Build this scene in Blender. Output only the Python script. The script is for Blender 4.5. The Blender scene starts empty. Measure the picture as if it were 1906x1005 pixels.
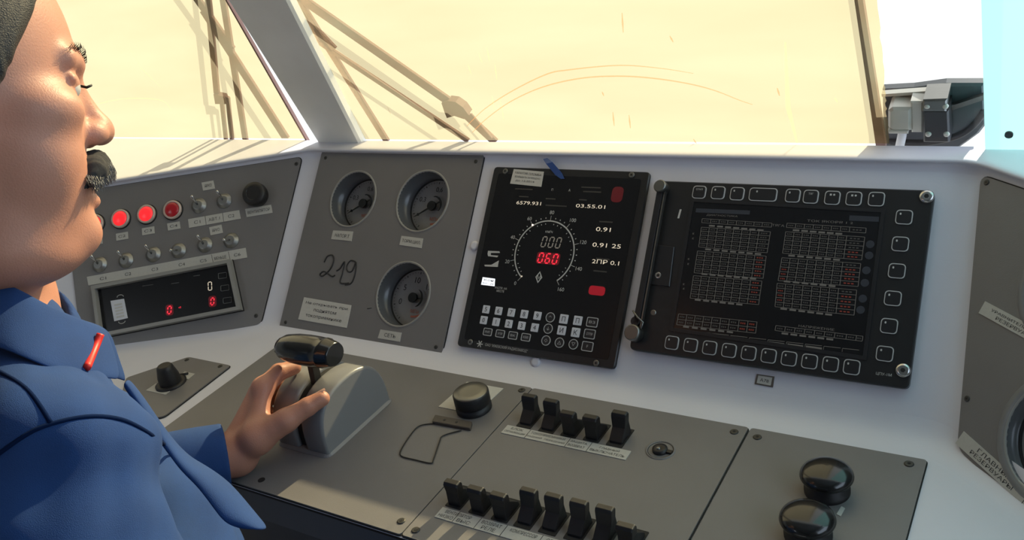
import bpy, bmesh, math, random
import numpy as np
from mathutils import Vector, Matrix
random.seed(7)
SC = bpy.context.scene
COL = SC.collection
PI = math.pi

# ------------------------------------------------------------------ camera
W_, H_, F_ = 1906.0, 1005.0, 1643.9
RC = np.array([[0.84246664, 0.50915696, -0.17609417],
               [0.08499286, -0.44837199, -0.88979704],
               [-0.53200205, 0.73465757, -0.42101314]])      # rows: camera right, down, forward
CAM = np.array([0.47506356, -0.83287697, 0.63492564])
cam = bpy.data.cameras.new('camera'); cam.sensor_width = 36.0; cam.lens = F_ / W_ * 36.0
cam.clip_start = 0.02; cam.clip_end = 500
camo = bpy.data.objects.new('camera', cam); COL.objects.link(camo)
camo.matrix_world = Matrix(((RC[0, 0], -RC[1, 0], -RC[2, 0], CAM[0]),
                            (RC[0, 1], -RC[1, 1], -RC[2, 1], CAM[1]),
                            (RC[0, 2], -RC[1, 2], -RC[2, 2], CAM[2]), (0, 0, 0, 1)))
SC.camera = camo

# ------------------------------------------------------------------ light
SUN_AZ, SUN_EL = math.radians(8), math.radians(26)      # azimuth from +Y towards +X
sd = Vector((math.sin(SUN_AZ) * math.cos(SUN_EL), math.cos(SUN_AZ) * math.cos(SUN_EL), math.sin(SUN_EL)))
sl = bpy.data.lights.new('sun', 'SUN'); sl.energy = 11.0; sl.angle = math.radians(0.6); sl.color = (1.0, 0.95, 0.88)
so = bpy.data.objects.new('sun', sl); COL.objects.link(so); so.rotation_euler = sd.to_track_quat('Z', 'Y').to_euler()
so.location = (0.5, 3, 3)

wd = bpy.data.worlds.new('sky'); SC.world = wd; wd.use_nodes = True
nt = wd.node_tree; nt.nodes.clear()
tc = nt.nodes.new('ShaderNodeTexCoord'); sx = nt.nodes.new('ShaderNodeSeparateXYZ')
mr = nt.nodes.new('ShaderNodeMapRange'); mr.inputs['From Min'].default_value = -0.25; mr.inputs['From Max'].default_value = 0.25
mr.interpolation_type = 'SMOOTHSTEP'
cr = nt.nodes.new('ShaderNodeMix'); cr.data_type = 'RGBA'
cr.inputs['A'].default_value = (0.155, 0.17, 0.205, 1); cr.inputs['B'].default_value = (1.22, 1.22, 1.22, 1)
bg = nt.nodes.new('ShaderNodeBackground'); bg.inputs['Strength'].default_value = 1.0
wo = nt.nodes.new('ShaderNodeOutputWorld')
nt.links.new(tc.outputs['Generated'], sx.inputs[0]); nt.links.new(sx.outputs['Y'], mr.inputs['Value'])
nt.links.new(mr.outputs[0], cr.inputs['Factor'])
# the sky is brighter and bluer on the open right-hand side of the cab
mr2 = nt.nodes.new('ShaderNodeMapRange'); mr2.inputs['From Min'].default_value = 0.25; mr2.inputs['From Max'].default_value = 0.80; mr2.interpolation_type = 'SMOOTHSTEP'
cr2 = nt.nodes.new('ShaderNodeMix'); cr2.data_type = 'RGBA'; cr2.inputs['B'].default_value = (2.3, 2.6, 3.2, 1)
nt.links.new(sx.outputs['X'], mr2.inputs['Value']); nt.links.new(mr2.outputs[0], cr2.inputs['Factor']); nt.links.new(cr.outputs['Result'], cr2.inputs['A'])
nt.links.new(cr2.outputs['Result'], bg.inputs['Color'])
nt.links.new(bg.outputs[0], wo.inputs[0])
SC.view_settings.view_transform = 'Standard'; SC.view_settings.look = 'None'
SC.view_settings.exposure = 0.0; SC.view_settings.gamma = 1.0; SC.view_settings.use_curve_mapping = False

al = bpy.data.lights.new('fill_light', 'AREA'); al.shape = 'RECTANGLE'; al.size = 0.7; al.size_y = 0.4; al.energy = 5.5; al.color = (0.88, 0.94, 1.0)  # added soft fill high at the back, no real cab lamp
ao = bpy.data.objects.new('fill_light', al); COL.objects.link(ao); ao.location = (-1.3, -2.0, 1.235)
# ------------------------------------------------------------------ materials
def mat(name, col, rough=0.5, metal=0.0, emit=None, estr=0.0, var=0.06, scale=60.0, bump=0.0, bscale=400.0, coat=0.0, spec=0.5, sheen=0.0, sss=0.0):
    m = bpy.data.materials.new(name); m.use_nodes = True; n = m.node_tree; p = n.nodes['Principled BSDF']
    p.inputs['Roughness'].default_value = rough; p.inputs['Metallic'].default_value = metal
    p.inputs['Specular IOR Level'].default_value = spec
    p.inputs['Coat Weight'].default_value = coat; p.inputs['Coat Roughness'].default_value = 0.05
    if sheen: p.inputs['Sheen Weight'].default_value = sheen; p.inputs['Sheen Roughness'].default_value = 0.4
    if sss:
        p.inputs['Subsurface Weight'].default_value = sss; p.inputs['Subsurface Scale'].default_value = 0.006
        p.inputs['Subsurface Radius'].default_value = (1.0, 0.35, 0.2)
    t = n.nodes.new('ShaderNodeTexCoord'); no = n.nodes.new('ShaderNodeTexNoise'); no.inputs['Scale'].default_value = scale
    no.inputs['Detail'].default_value = 4
    n.links.new(t.outputs['Object'], no.inputs['Vector'])
    mx = n.nodes.new('ShaderNodeMix'); mx.data_type = 'RGBA'
    a = tuple(max(0, c * (1 - var)) for c in col) + (1,); b = tuple(min(1, c * (1 + var)) for c in col) + (1,)
    mx.inputs['A'].default_value = a; mx.inputs['B'].default_value = b
    n.links.new(no.outputs['Fac'], mx.inputs['Factor']); n.links.new(mx.outputs['Result'], p.inputs['Base Color'])
    if bump:
        nb = n.nodes.new('ShaderNodeTexNoise'); nb.inputs['Scale'].default_value = bscale; nb.inputs['Detail'].default_value = 3
        n.links.new(t.outputs['Object'], nb.inputs['Vector'])
        bp = n.nodes.new('ShaderNodeBump'); bp.inputs['Strength'].default_value = bump; bp.inputs['Distance'].default_value = 0.001
        n.links.new(nb.outputs['Fac'], bp.inputs['Height']); n.links.new(bp.outputs[0], p.inputs['Normal'])
    if emit:
        p.inputs['Emission Color'].default_value = (*emit, 1); p.inputs['Emission Strength'].default_value = estr
    return m
M = dict(
    white=mat('console_white', (0.69, 0.69, 0.76), 0.42, var=0.03, scale=15, bump=0.08, bscale=300),
    panel=mat('panel_grey', (0.184, 0.176, 0.176), 0.42, var=0.10, scale=14, bump=0.12, bscale=900),
    gap_black=mat('matte_black', (0.01, 0.01, 0.011), 0.7),
    front=mat('front_dark_grey', (0.09, 0.09, 0.10), 0.55, bump=0.1),
    black=mat('black_enamel', (0.016, 0.016, 0.018), 0.38, var=0.1, bump=0.08, bscale=1500),
    blackgloss=mat('black_gloss', (0.008, 0.008, 0.009), 0.2, coat=0.3),
    rubber=mat('black_rubber', (0.013, 0.012, 0.013), 0.5, bump=0.1),
    screen=mat('dark_screen', (0.008, 0.008, 0.010), 0.22),
    key=mat('key_black', (0.018, 0.018, 0.021), 0.35),
    keyline=mat('key_outline', (0.52, 0.52, 0.52), 0.5),
    keywhite=mat('key_pale', (0.66, 0.68, 0.74), 0.45),
    mark=mat('grey_marking', (0.55, 0.55, 0.53), 0.5),
    grid=mat('screen_grid', (0.055, 0.055, 0.052), 0.4, emit=(0.8, 0.76, 0.68), estr=0.055),
    gridred=mat('screen_red', (0.05, 0.01, 0.01), 0.4, emit=(0.9, 0.15, 0.08), estr=0.08),
    gridblue=mat('screen_field', (0.014, 0.016, 0.022), 0.4, emit=(0.45, 0.55, 0.7), estr=0.018),
    dial=mat('dial_face', (0.27, 0.27, 0.27), 0.45, var=0.03),
    well=mat('gauge_well', (0.10, 0.105, 0.115), 0.25, var=0.1),
    rim=mat('gauge_rim', (0.28, 0.275, 0.26), 0.3),
    label=mat('label_plate', (0.50, 0.49, 0.455), 0.45, var=0.08, scale=300),
    paper=mat('paper_label', (0.58, 0.57, 0.53), 0.7, var=0.05, scale=200),
    ink=mat('dark_ink', (0.03, 0.03, 0.035), 0.6),
    graphite=mat('graphite', (0.02, 0.02, 0.022), 0.5),
    chrome=mat('chrome', (0.55, 0.55, 0.54), 0.25, 1.0),
    steel=mat('dull_steel', (0.22, 0.22, 0.21), 0.4, 1.0),
    screwm=mat('screw_dark', (0.07, 0.068, 0.062), 0.45, 0.6), nutm=mat('toggle_collar', (0.30, 0.30, 0.29), 0.4, 0.8),
    redon=mat('lamp_red_lit', (0.7, 0.02, 0.02), 0.3, emit=(1.0, 0.022, 0.03), estr=0.95),
    redoff=mat('lamp_red_dim', (0.28, 0.012, 0.02), 0.25, emit=(1.0, 0.01, 0.02), estr=0.06),
    lampring=mat('lamp_ring', (0.62, 0.50, 0.44), 0.35, 0.3),
    redled=mat('red_digits', (0.2, 0.01, 0.01), 0.4, emit=(1.0, 0.03, 0.06), estr=1.0),
    redglow=mat('red_glow_patch', (0.03, 0.003, 0.006), 0.5, emit=(1.0, 0.01, 0.05), estr=0.05),
    redglow2=mat('red_glow_bar', (0.1, 0.005, 0.01), 0.5, emit=(1.0, 0.01, 0.04), estr=0.22),
    redback=mat('red_digit_backing', (0.06, 0.005, 0.01), 0.5, emit=(1.0, 0.02, 0.05), estr=0.06),
    vfd=mat('pale_digits', (0.3, 0.27, 0.2), 0.4, emit=(1.0, 0.86, 0.66), estr=0.6),
    vfdim=mat('dim_digits', (0.2, 0.19, 0.17), 0.4, emit=(0.9, 0.8, 0.65), estr=0.10),
    led=mat('white_led', (0.8, 0.7, 0.6), 0.4, emit=(1.0, 0.8, 0.6), estr=3.0),
    lcd=mat('white_lit_field', (0.8, 0.8, 0.85), 0.4, emit=(0.9, 0.95, 1.0), estr=1.0),
    bluetape=mat('blue_film', (0.02, 0.07, 0.26), 0.5),
    housing=mat('housing_grey', (0.20, 0.20, 0.205), 0.32, var=0.03, bump=0.05),
    tag=mat('dark_wood_tag', (0.085, 0.07, 0.058), 0.55, bump=0.2, bscale=200),
    wire=mat('black_wire', (0.012, 0.012, 0.012), 0.4),
    wiper=mat('wiper_paint', (0.26, 0.14, 0.11), 0.6),
    pillar=mat('pillar_grey', (0.90, 0.90, 0.84), 0.45, var=0.14, scale=9),
    cyan=mat('cyan_paint', (0.20, 0.62, 0.60), 0.5, var=0.03),
    whitepaint=mat('white_paint', (0.78, 0.78, 0.78), 0.4),
    darkmetal=mat('dark_housing', (0.075, 0.08, 0.088), 0.45),
    cream=mat('cream_metal', (0.62, 0.59, 0.52), 0.35, 0.2),
    floor=mat('grey_lino', (0.12, 0.12, 0.12), 0.6), wall=mat('cab_wall', (0.26, 0.28, 0.30), 0.6), seat=mat('seat_cloth', (0.05, 0.05, 0.06), 0.9),
)

# ------------------------------------------------------------------ planes
A = math.radians(49.45)
def ray(px, py):
    return RC.T @ np.array([(px - W_ / 2) / F_, (py - H_ / 2) / F_, 1.0])
def at(px, py, depth):
    return CAM + ray(px, py) * depth
class Plane:
    def __init__(s, o, u, v):
        s.o = np.array(o, float); s.u = np.array(u, float); s.v = np.array(v, float)
        s.u /= np.linalg.norm(s.u); s.n = np.cross(s.u, s.v); s.n /= np.linalg.norm(s.n); s.v = np.cross(s.n, s.u)
    def __call__(s, px, py, z=0.0):
        d = ray(px, py); o = s.o + s.n * z
        p = CAM + d * (np.dot(o - CAM, s.n) / np.dot(d, s.n)) - s.o
        return (float(p @ s.u), float(p @ s.v))
    def world(s, u, v, z=0.0):
        return s.o + s.u * u + s.v * v + s.n * z
    def matrix(s, off=(0, 0, 0)):
        o = s.world(*off)
        return Matrix(((s.u[0], s.v[0], s.n[0], o[0]), (s.u[1], s.v[1], s.n[1], o[1]), (s.u[2], s.v[2], s.n[2], o[2]), (0, 0, 0, 1)))
VM = (0, math.cos(A), math.sin(A))
SXL, SXR = -0.6388, 0.374
TL, TR = math.radians(28), math.radians(42)
MAIN = Plane((0, 0, 0), (1, 0, 0), VM)
DESK = Plane((0, 0, 0), (1, 0, 0), (0, 1, 0))
def wing(o, u):
    # the wing face holds the seam direction VM and the horizontal u
    return Plane(o, u, VM)
LW = wing((SXL, 0, 0), (math.cos(TL), math.sin(TL), 0))
RW = wing((SXR, 0, 0), (math.cos(TR), -math.sin(TR), 0))
SH_Z, SH_Y = 0.245, 0.236
RAKE = 0.35
WIN = Plane((0, SH_Y, SH_Z), (1, 0, 0), (0, -RAKE, 1))      # normal faces the cab (-Y)
if WIN.n[1] > 0: WIN.n = -WIN.n

# ------------------------------------------------------------------ mesh helpers
OFF = {}
def tag(o, label=None, cat=None, group=None, kind=None):
    if label: o['label'] = label
    if cat: o['category'] = cat
    if group: o['group'] = group
    if kind: o['kind'] = kind
    return o
def thing(name, plane, off, label, cat, group=None):
    o = bpy.data.objects.new(name, None); COL.objects.link(o)
    o.empty_display_size = 0.02
    if isinstance(plane, Plane): o.matrix_world = plane.matrix(off)
    else: o.location = off
    OFF[o.name] = Vector(off)
    return tag(o, label, cat, group)
class MB:
    def __init__(s): s.v = []; s.f = []; s.sm = []
    def add(s, vs, fs, smooth=False):
        b = len(s.v); s.v += [tuple(map(float, p)) for p in vs]; s.f += [tuple(b + i for i in f) for f in fs]; s.sm += [smooth] * len(fs); return s
    def prism(s, pts, z0, z1, smooth=False, bev=0.0):
        n = len(pts)
        if bev:
            c = np.mean(np.array(pts), 0); ins = inset(pts, bev)
            vs = [(x, y, z0) for x, y in pts] + [(x, y, z1 - bev) for x, y in pts] + [(x, y, z1) for x, y in ins]
            fs = [tuple(range(n))[::-1], tuple(range(2 * n, 3 * n))]
            for k in range(2): fs += [(k * n + i, k * n + (i + 1) % n, (k + 1) * n + (i + 1) % n, (k + 1) * n + i) for i in range(n)]
        else:
            vs = [(x, y, z0) for x, y in pts] + [(x, y, z1) for x, y in pts]
            fs = [tuple(range(n))[::-1], tuple(range(n, 2 * n))] + [(i, (i + 1) % n, n + (i + 1) % n, n + i) for i in range(n)]
        return s.add(vs, fs, smooth)
    def box(s, x0, y0, z0, x1, y1, z1): return s.prism([(x0, y0), (x1, y0), (x1, y1), (x0, y1)], z0, z1)
    def lathe(s, c, prof, seg=32, smooth=True, cap0=False, cap1=True, ax=None):
        vs = []; n = len(prof); fs = []
        for r, z in prof:
            for k in range(seg):
                a = 2 * PI * k / seg; vs.append((c[0] + r * math.cos(a), c[1] + r * math.sin(a), (c[2] if len(c) > 2 else 0) + z))
        for i in range(n - 1):
            for k in range(seg): fs.append((i * seg + k, i * seg + (k + 1) % seg, (i + 1) * seg + (k + 1) % seg, (i + 1) * seg + k))
        s.add(vs, fs, smooth)
        b = len(s.v) - n * seg
        if cap1: s.f.append(tuple(b + (n - 1) * seg + k for k in range(seg))); s.sm.append(False)
        if cap0: s.f.append(tuple(b + k for k in range(seg))[::-1]); s.sm.append(False)
        return s
    def cyl(s, c, r, z0, z1, seg=28): return s.lathe(c, [(r, z0), (r, z1)], seg, True, True, True)
    def ring(s, outer, inner, z0, z1):
        n = len(outer)
        vs = [(x, y, z0) for x, y in outer] + [(x, y, z1) for x, y in outer] + [(x, y, z1) for x, y in inner] + [(x, y, z0) for x, y in inner]
        fs = []
        for k in range(3): fs += [(k * n + i, k * n + (i + 1) % n, (k + 1) * n + (i + 1) % n, (k + 1) * n + i) for i in range(n)]
        return s.add(vs, fs)
    def tube(s, pts, r, seg=8, smooth=True):
        pts = [Vector(p) for p in pts]; n = len(pts); rs = r if isinstance(r, (list, tuple)) else [r] * n
        vs = []; up = None
        for i, p in enumerate(pts):
            d = (pts[min(i + 1, n - 1)] - pts[max(i - 1, 0)]).normalized()
            if up is None: up = d.orthogonal().normalized()
            up = (up - d * up.dot(d)); up = up.normalized() if up.length > 1e-6 else d.orthogonal().normalized(); w = d.cross(up)
            for k in range(seg):
                a = 2 * PI * k / seg; vs.append(p + (up * math.cos(a) + w * math.sin(a)) * rs[i])
        fs = [(i * seg + k, i * seg + (k + 1) % seg, (i + 1) * seg + (k + 1) % seg, (i + 1) * seg + k) for i in range(n - 1) for k in range(seg)]
        fs += [tuple(range(seg))[::-1], tuple((n - 1) * seg + k for k in range(seg))]
        return s.add(vs, fs, smooth)
    def bar(s, p, q, w, t, n=(0, 0, 1)):
        p, q, n = Vector(p), Vector(q), Vector(n).normalized(); d = (q - p).normalized(); sd_ = d.cross(n).normalized(); n = sd_.cross(d)
        vs = [b + sd_ * (a * w / 2) + n * (c * t / 2) for b in (p, q) for a, c in ((-1, -1), (1, -1), (1, 1), (-1, 1))]
        return s.add(vs, [(0, 1, 2, 3)[::-1], (4, 5, 6, 7)] + [(i, (i + 1) % 4, 4 + (i + 1) % 4, 4 + i) for i in range(4)])
    def text(s, txt, c, h, z, w=None, rot=0.0, t=0.0):
        """glyphs centred at c, cap height h, optional forced width w"""
        vs, fs, bw, bh = glyphs(txt)
        k = h / bh if bh else h; kx = (w / bw) if (w and bw) else k
        cr, sr = math.cos(rot), math.sin(rot); out = []
        for x, y in vs:
            x, y = x * kx, y * k; out.append((c[0] + x * cr - y * sr, c[1] + x * sr + y * cr, z))
        return s.add(out, fs)
    def holes(s, outer, hs, z0, z1, back=False):
        """plate with holes"""
        bm = bmesh.new(); loops = []
        for lp in [outer] + hs:
            vv = [bm.verts.new((x, y, z1)) for x, y in lp]
            for i in range(len(vv)): bm.edges.new((vv[i], vv[(i + 1) % len(vv)]))
        bmesh.ops.triangle_fill(bm, use_beauty=True, use_dissolve=False, edges=bm.edges[:], normal=(0, 0, 1))
        bm.verts.index_update(); vs = [v.co[:] for v in bm.verts]; fs = []
        for f in bm.faces:
            ids = [v.index for v in f.verts]
            if f.normal.z < 0: ids = ids[::-1]
            fs.append(ids)
        bm.free(); s.add(vs, fs)
        for k, lp in enumerate([outer] + hs):
            n = len(lp); s.add([(x, y, z0) for x, y in lp] + [(x, y, z1) for x, y in lp], [(i, (i + 1) % n, n + (i + 1) % n, n + i) for i in range(n)])
        return s
    def build(s, name, m, parent=None, label=None, kind=None, bevel=0.0, plane=None, recalc=True, weld=False):
        off = Vector((0, 0, 0))
        if parent:
            q = parent
            while q.parent: q = q.parent
            off = OFF.get(q.name, off)
        me = bpy.data.meshes.new(name)
        me.from_pydata([tuple(Vector(p) - off) for p in s.v], [], s.f)
        me.polygons.foreach_set('use_smooth', s.sm)
        if recalc:
            bm = bmesh.new(); bm.from_mesh(me)
            if weld: bmesh.ops.remove_doubles(bm, verts=bm.verts, dist=1e-5)
            bmesh.ops.recalc_face_normals(bm, faces=bm.faces); bm.to_mesh(me); bm.free()
        me.materials.append(m if not isinstance(m, str) else M[m]); me.update()
        o = bpy.data.objects.new(name, me); COL.objects.link(o)
        if parent: o.parent = parent
        elif plane: o.matrix_world = plane.matrix()
        if bevel:
            b = o.modifiers.new('bevel', 'BEVEL'); b.width = bevel; b.segments = 2; b.limit_method = 'ANGLE'; b.angle_limit = math.radians(40)
        if label: o['label'] = label
        if kind: o['kind'] = kind
        return o
def inset(pts, d):
    n = len(pts); out = []
    ar = sum(pts[i][0] * pts[(i + 1) % n][1] - pts[(i + 1) % n][0] * pts[i][1] for i in range(n))
    sg = 1 if ar > 0 else -1
    for i in range(n):
        a, b, c = Vector(pts[i - 1]), Vector(pts[i]), Vector(pts[(i + 1) % n])
        e1 = (b - a).normalized(); e2 = (c - b).normalized()
        n1 = Vector((-e1.y, e1.x)) * sg; n2 = Vector((-e2.y, e2.x)) * sg; m = n1 + n2
        if m.length < 1e-6: m = n1
        m = m / max(0.3, m.length_squared / 2) ; out.append(tuple(b + m * d))
    return out
def rounded(pts, r, seg=5):
    """round the corners of a polygon"""
    n = len(pts); out = []
    for i in range(n):
        a, b, c = Vector(pts[i - 1]), Vector(pts[i]), Vector(pts[(i + 1) % n])
        e1 = (a - b); e2 = (c - b); l = min(r, e1.length * 0.45, e2.length * 0.45); p, q = b + e1.normalized() * l, b + e2.normalized() * l
        for k in range(seg + 1):
            t = k / seg; out.append(tuple(p * (1 - t) ** 2 + b * 2 * t * (1 - t) + q * t * t))
    return out
def rrect(cx, cy, w, h, r, seg=5): return rounded([(cx - w / 2, cy - h / 2), (cx + w / 2, cy - h / 2), (cx + w / 2, cy + h / 2), (cx - w / 2, cy + h / 2)], r, seg)
def circ(cx, cy, r, seg=40): return [(cx + r * math.cos(2 * PI * k / seg), cy + r * math.sin(2 * PI * k / seg)) for k in range(seg)]
_G = {}
def glyphs(txt):
    if txt in _G: return _G[txt]
    cu = bpy.data.curves.new('lettering', 'FONT'); cu.body = txt; cu.align_x = 'CENTER'; cu.align_y = 'CENTER'; cu.resolution_u = 3; cu.size = 1.0
    ob = bpy.data.objects.new('lettering', cu); COL.objects.link(ob)
    bpy.context.view_layer.update(); dg = bpy.context.evaluated_depsgraph_get()
    me = bpy.data.meshes.new_from_object(ob.evaluated_get(dg))
    vs = [(v.co.x, v.co.y) for v in me.vertices]; fs = [tuple(p.vertices) for p in me.polygons]
    bpy.data.objects.remove(ob); bpy.data.curves.remove(cu); bpy.data.meshes.remove(me)
    if vs:
        xs, ys = zip(*vs); cx, cy = (min(xs) + max(xs)) / 2, (min(ys) + max(ys)) / 2
        vs = [(x - cx, y - cy) for x, y in vs]; bw, bh = max(xs) - min(xs), max(ys) - min(ys)
    else: bw = bh = 1
    _G[txt] = (vs, fs, bw, bh); return _G[txt]
SEG7 = {'0': 'abcdef', '1': 'bc', '2': 'abged', '3': 'abgcd', '4': 'fgbc', '5': 'afgcd', '6': 'afgedc', '7': 'abc', '8': 'abcdefg', '9': 'abfgcd'}
def seg7(mb, ch, c, w, h, t, z, slant=0.12):
    P = dict(a=((-.5, .5), (.5, .5)), b=((.5, .5), (.5, 0)), c=((.5, 0), (.5, -.5)), d=((-.5, -.5), (.5, -.5)), e=((-.5, 0), (-.5, -.5)), f=((-.5, .5), (-.5, 0)), g=((-.5, 0), (.5, 0)))
    for k in SEG7[ch]:
        (x0, y0), (x1, y1) = P[k]; g = 0.04
        p = Vector((x0 * w, y0 * h)); q = Vector((x1 * w, y1 * h)); d = (q - p).normalized(); p += d * t * .7; q -= d * t * .7; s_ = Vector((-d.y, d.x)) * t / 2
        pts = [p - d * t * .4, p + s_, q + s_, q + d * t * .4, q - s_, p - s_]
        pts = [(c[0] + a.x + a.y * slant, c[1] + a.y) for a in pts]
        mb.add([(x, y, z) for x, y in pts], [tuple(range(6))])

# ------------------------------------------------------------------ the cab
def struct(name, mb, m, **k): return mb.build(name, m, kind='structure', **k)
FZ = -0.78
struct('floor', MB().box(-2.2, -2.6, FZ - 0.05, 1.6, 0.5, FZ), 'floor')
struct('ceiling', MB().box(-2.2, -2.6, 1.25, 1.6, -0.02, 1.30), 'wall')
struct('wall_left', MB().box(-2.25, -2.6, FZ, -2.2, 0.1, 1.25), 'wall')
struct('wall_back', MB().box(-2.2, -2.65, FZ, 1.6, -2.6, 1.25), 'wall')
wr_ = MB(); RX0, RX1 = 1.02, 1.06      # right-hand side wall with its window opening
wy0, wy1, wz0, wz1 = -0.75, 0.10, 0.30, 1.08
wr_.box(RX0, -2.6, FZ, RX1, 0.2, wz0); wr_.box(RX0, -2.6, wz1, RX1, 0.2, 1.25); wr_.box(RX0, -2.6, wz0, RX1, wy0, wz1); wr_.box(RX0, wy1, wz0, RX1, 0.2, wz1)
struct('wall_right', wr_, 'wall')
# windscreen: one pane of glass each side of the raked pillar
def glassmat():
    m = bpy.data.materials.new('window_glass'); m.use_nodes = True; n = m.node_tree; n.nodes.clear()
    o = n.nodes.new('ShaderNodeOutputMaterial'); t = n.nodes.new('ShaderNodeBsdfTransparent'); g = n.nodes.new('ShaderNodeBsdfGlossy')
    g.inputs['Roughness'].default_value = 0.02; t.inputs['Color'].default_value = (0.94, 0.97, 0.96, 1)
    mx = n.nodes.new('ShaderNodeMixShader'); mx.inputs[0].default_value = 0.035
    n.links.new(t.outputs[0], mx.inputs[1]); n.links.new(g.outputs[0], mx.inputs[2]); n.links.new(mx.outputs[0], o.inputs[0])
    return m
M['glass'] = glassmat()
def filmmat():
    m = bpy.data.materials.new('yellowed_film'); m.use_nodes = True; n = m.node_tree; n.nodes.clear()
    o = n.nodes.new('ShaderNodeOutputMaterial'); t = n.nodes.new('ShaderNodeBsdfTransparent'); g = n.nodes.new('ShaderNodeBsdfTranslucent')
    tcx = n.nodes.new('ShaderNodeTexCoord'); mp = n.nodes.new('ShaderNodeMapping'); mp.inputs['Scale'].default_value = (1.2, 6.0, 1.0)
    no = n.nodes.new('ShaderNodeTexNoise'); no.inputs['Scale'].default_value = 2.2; no.inputs['Detail'].default_value = 3
    rp = n.nodes.new('ShaderNodeMix'); rp.data_type = 'RGBA'
    rp.inputs['A'].default_value = (0.24, 0.185, 0.11, 1); rp.inputs['B'].default_value = (0.26, 0.235, 0.15, 1)
    mr_ = n.nodes.new('ShaderNodeMapRange'); mr_.inputs['From Min'].default_value = 0.35; mr_.inputs['From Max'].default_value = 0.65
    n.links.new(tcx.outputs['Object'], mp.inputs[0]); n.links.new(mp.outputs[0], no.inputs['Vector']); n.links.new(no.outputs['Fac'], mr_.inputs['Value'])
    n.links.new(mr_.outputs[0], rp.inputs['Factor']); n.links.new(rp.outputs['Result'], g.inputs['Color'])
    t.inputs['Color'].default_value = (1.0, 0.85, 0.53, 1)
    mx = n.nodes.new('ShaderNodeMixShader'); mx.inputs[0].default_value = 0.36
    n.links.new(t.outputs[0], mx.inputs[1]); n.links.new(g.outputs[0], mx.inputs[2]); n.links.new(mx.outputs[0], o.inputs[0])
    return m
M['film'] = filmmat()
HT = 1.02   # slope length of the windscreen
sg = -1.0
for i, (x0, x1) in enumerate(((-2.6, -0.66), (-0.66, 0.40))):
    struct('window_%d' % (i + 1), MB().add([(x0, -0.01, -0.006), (x1, -0.01, -0.006), (x1, HT, -0.006), (x0, HT, -0.006)], [(0, 1, 2, 3)]), 'glass', plane=WIN)
struct('window_3', MB().box(1.038, wy0, wz0, 1.042, wy1, wz1), 'glass')
# (window plane: +z faces outward or inward, see WIN.n)
def wn(px, py, z=0.0): return WIN(px, py, z)
# pillar between the panes
pb = [wn(604, 268), wn(682, 268), wn(548, 0), wn(436, 0)]
def ext(a, b, t): return (a[0] + (b[0] - a[0]) * t, a[1] + (b[1] - a[1]) * t)
pl_ = [pb[0], pb[1], ext(pb[1], pb[2], 3.6), ext(pb[0], pb[3], 3.6)]
pil = struct('trim_1', MB().prism(pl_, -0.004, 0.012, bev=0.004), 'pillar', plane=WIN)
struct('trim_2', MB().prism([wn(574, 268), wn(577, 268), ext(wn(577, 268), wn(424, 0), 3.6), ext(wn(574, 268), wn(421, 0), 3.6)], -0.004, 0.002), 'wiper', plane=WIN)
# header over the windscreen
struct('trim_4', MB().box(-2.8, HT - .02, -0.03, 1.2, HT + 0.10, 0.03), 'wall', plane=WIN)

# right-hand corner: cyan body side
cy = [wn(1836, 272), wn(1829, 0)]
c0, c1 = cy[0], ext(cy[0], cy[1], 3.6)
mc = bpy.data.materials.new('turquoise_acrylic'); mc.use_nodes = True; _n = mc.node_tree; _p = _n.nodes['Principled BSDF']; _p.inputs['Base Color'].default_value = (0.16, 0.72, 0.70, 1); _p.inputs['Roughness'].default_value = 0.35
_t = _n.nodes.new('ShaderNodeBsdfTranslucent'); _t.inputs['Color'].default_value = (0.22, 0.42, 0.405, 1); _m = _n.nodes.new('ShaderNodeMixShader'); _m.inputs[0].default_value = 0.62
_n.links.new(_p.outputs[0], _m.inputs[1]); _n.links.new(_t.outputs[0], _m.inputs[2]); _n.links.new(_m.outputs[0], _n.nodes['Material Output'].inputs[0])
M['acryl'] = mc
scr_ = tag(MB().add([(c0[0], c0[1], .01), (1.2, c0[1], .01), (1.2, c1[1], .01), (c1[0], c1[1], .01)], [(0, 1, 2, 3)]).build('turquoise_screen', 'acryl', plane=WIN), 'bright turquoise see-through sheet at the right edge beyond the white shelf', 'screen')
h_ = wn(1878, 250, 0.011)
_o = MB().cyl(h_, 0.0042, 0.0105, 0.013).build('screw', 'graphite'); _o.parent = scr_

# ---- film
fx = [wn(1655, 272), wn(1650, 215), wn(1647, 190), wn(1646, 160), wn(1640, 90), wn(1632, 0)]
top = ext(fx[0], fx[-1], 3.4)
rnd = random.Random(3)
edge = []
for i in range(len(fx) - 1):
    for k in range(5):
        p = ext(fx[i], fx[i + 1], k / 5); edge.append((p[0] + rnd.uniform(-.0012, .0012), p[1]))
film = thing('window_film', WIN, (-0.6, 0, 0), 'translucent yellow film covering the windscreen panes, ragged at its right edge', 'window film')
fb = MB()
le0, le1 = wn(575, 268), ext(wn(575, 268), wn(422, 0), 3.5)
f1 = [(-2.6, 0.0), (le0[0], 0.0), le1, (-2.6, top[1])]
f2 = [((pl_[0][0] + pl_[1][0]) / 2, 0.0), (edge[0][0], 0.0)] + edge + [top, ((pl_[2][0] + pl_[3][0]) / 2, top[1])]
for f_ in (f1, f2): MB().add([(x, y, -0.003) for x, y in f_], [tuple(range(len(f_)))]).build('film_sheet', 'film', film, recalc=False)
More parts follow.
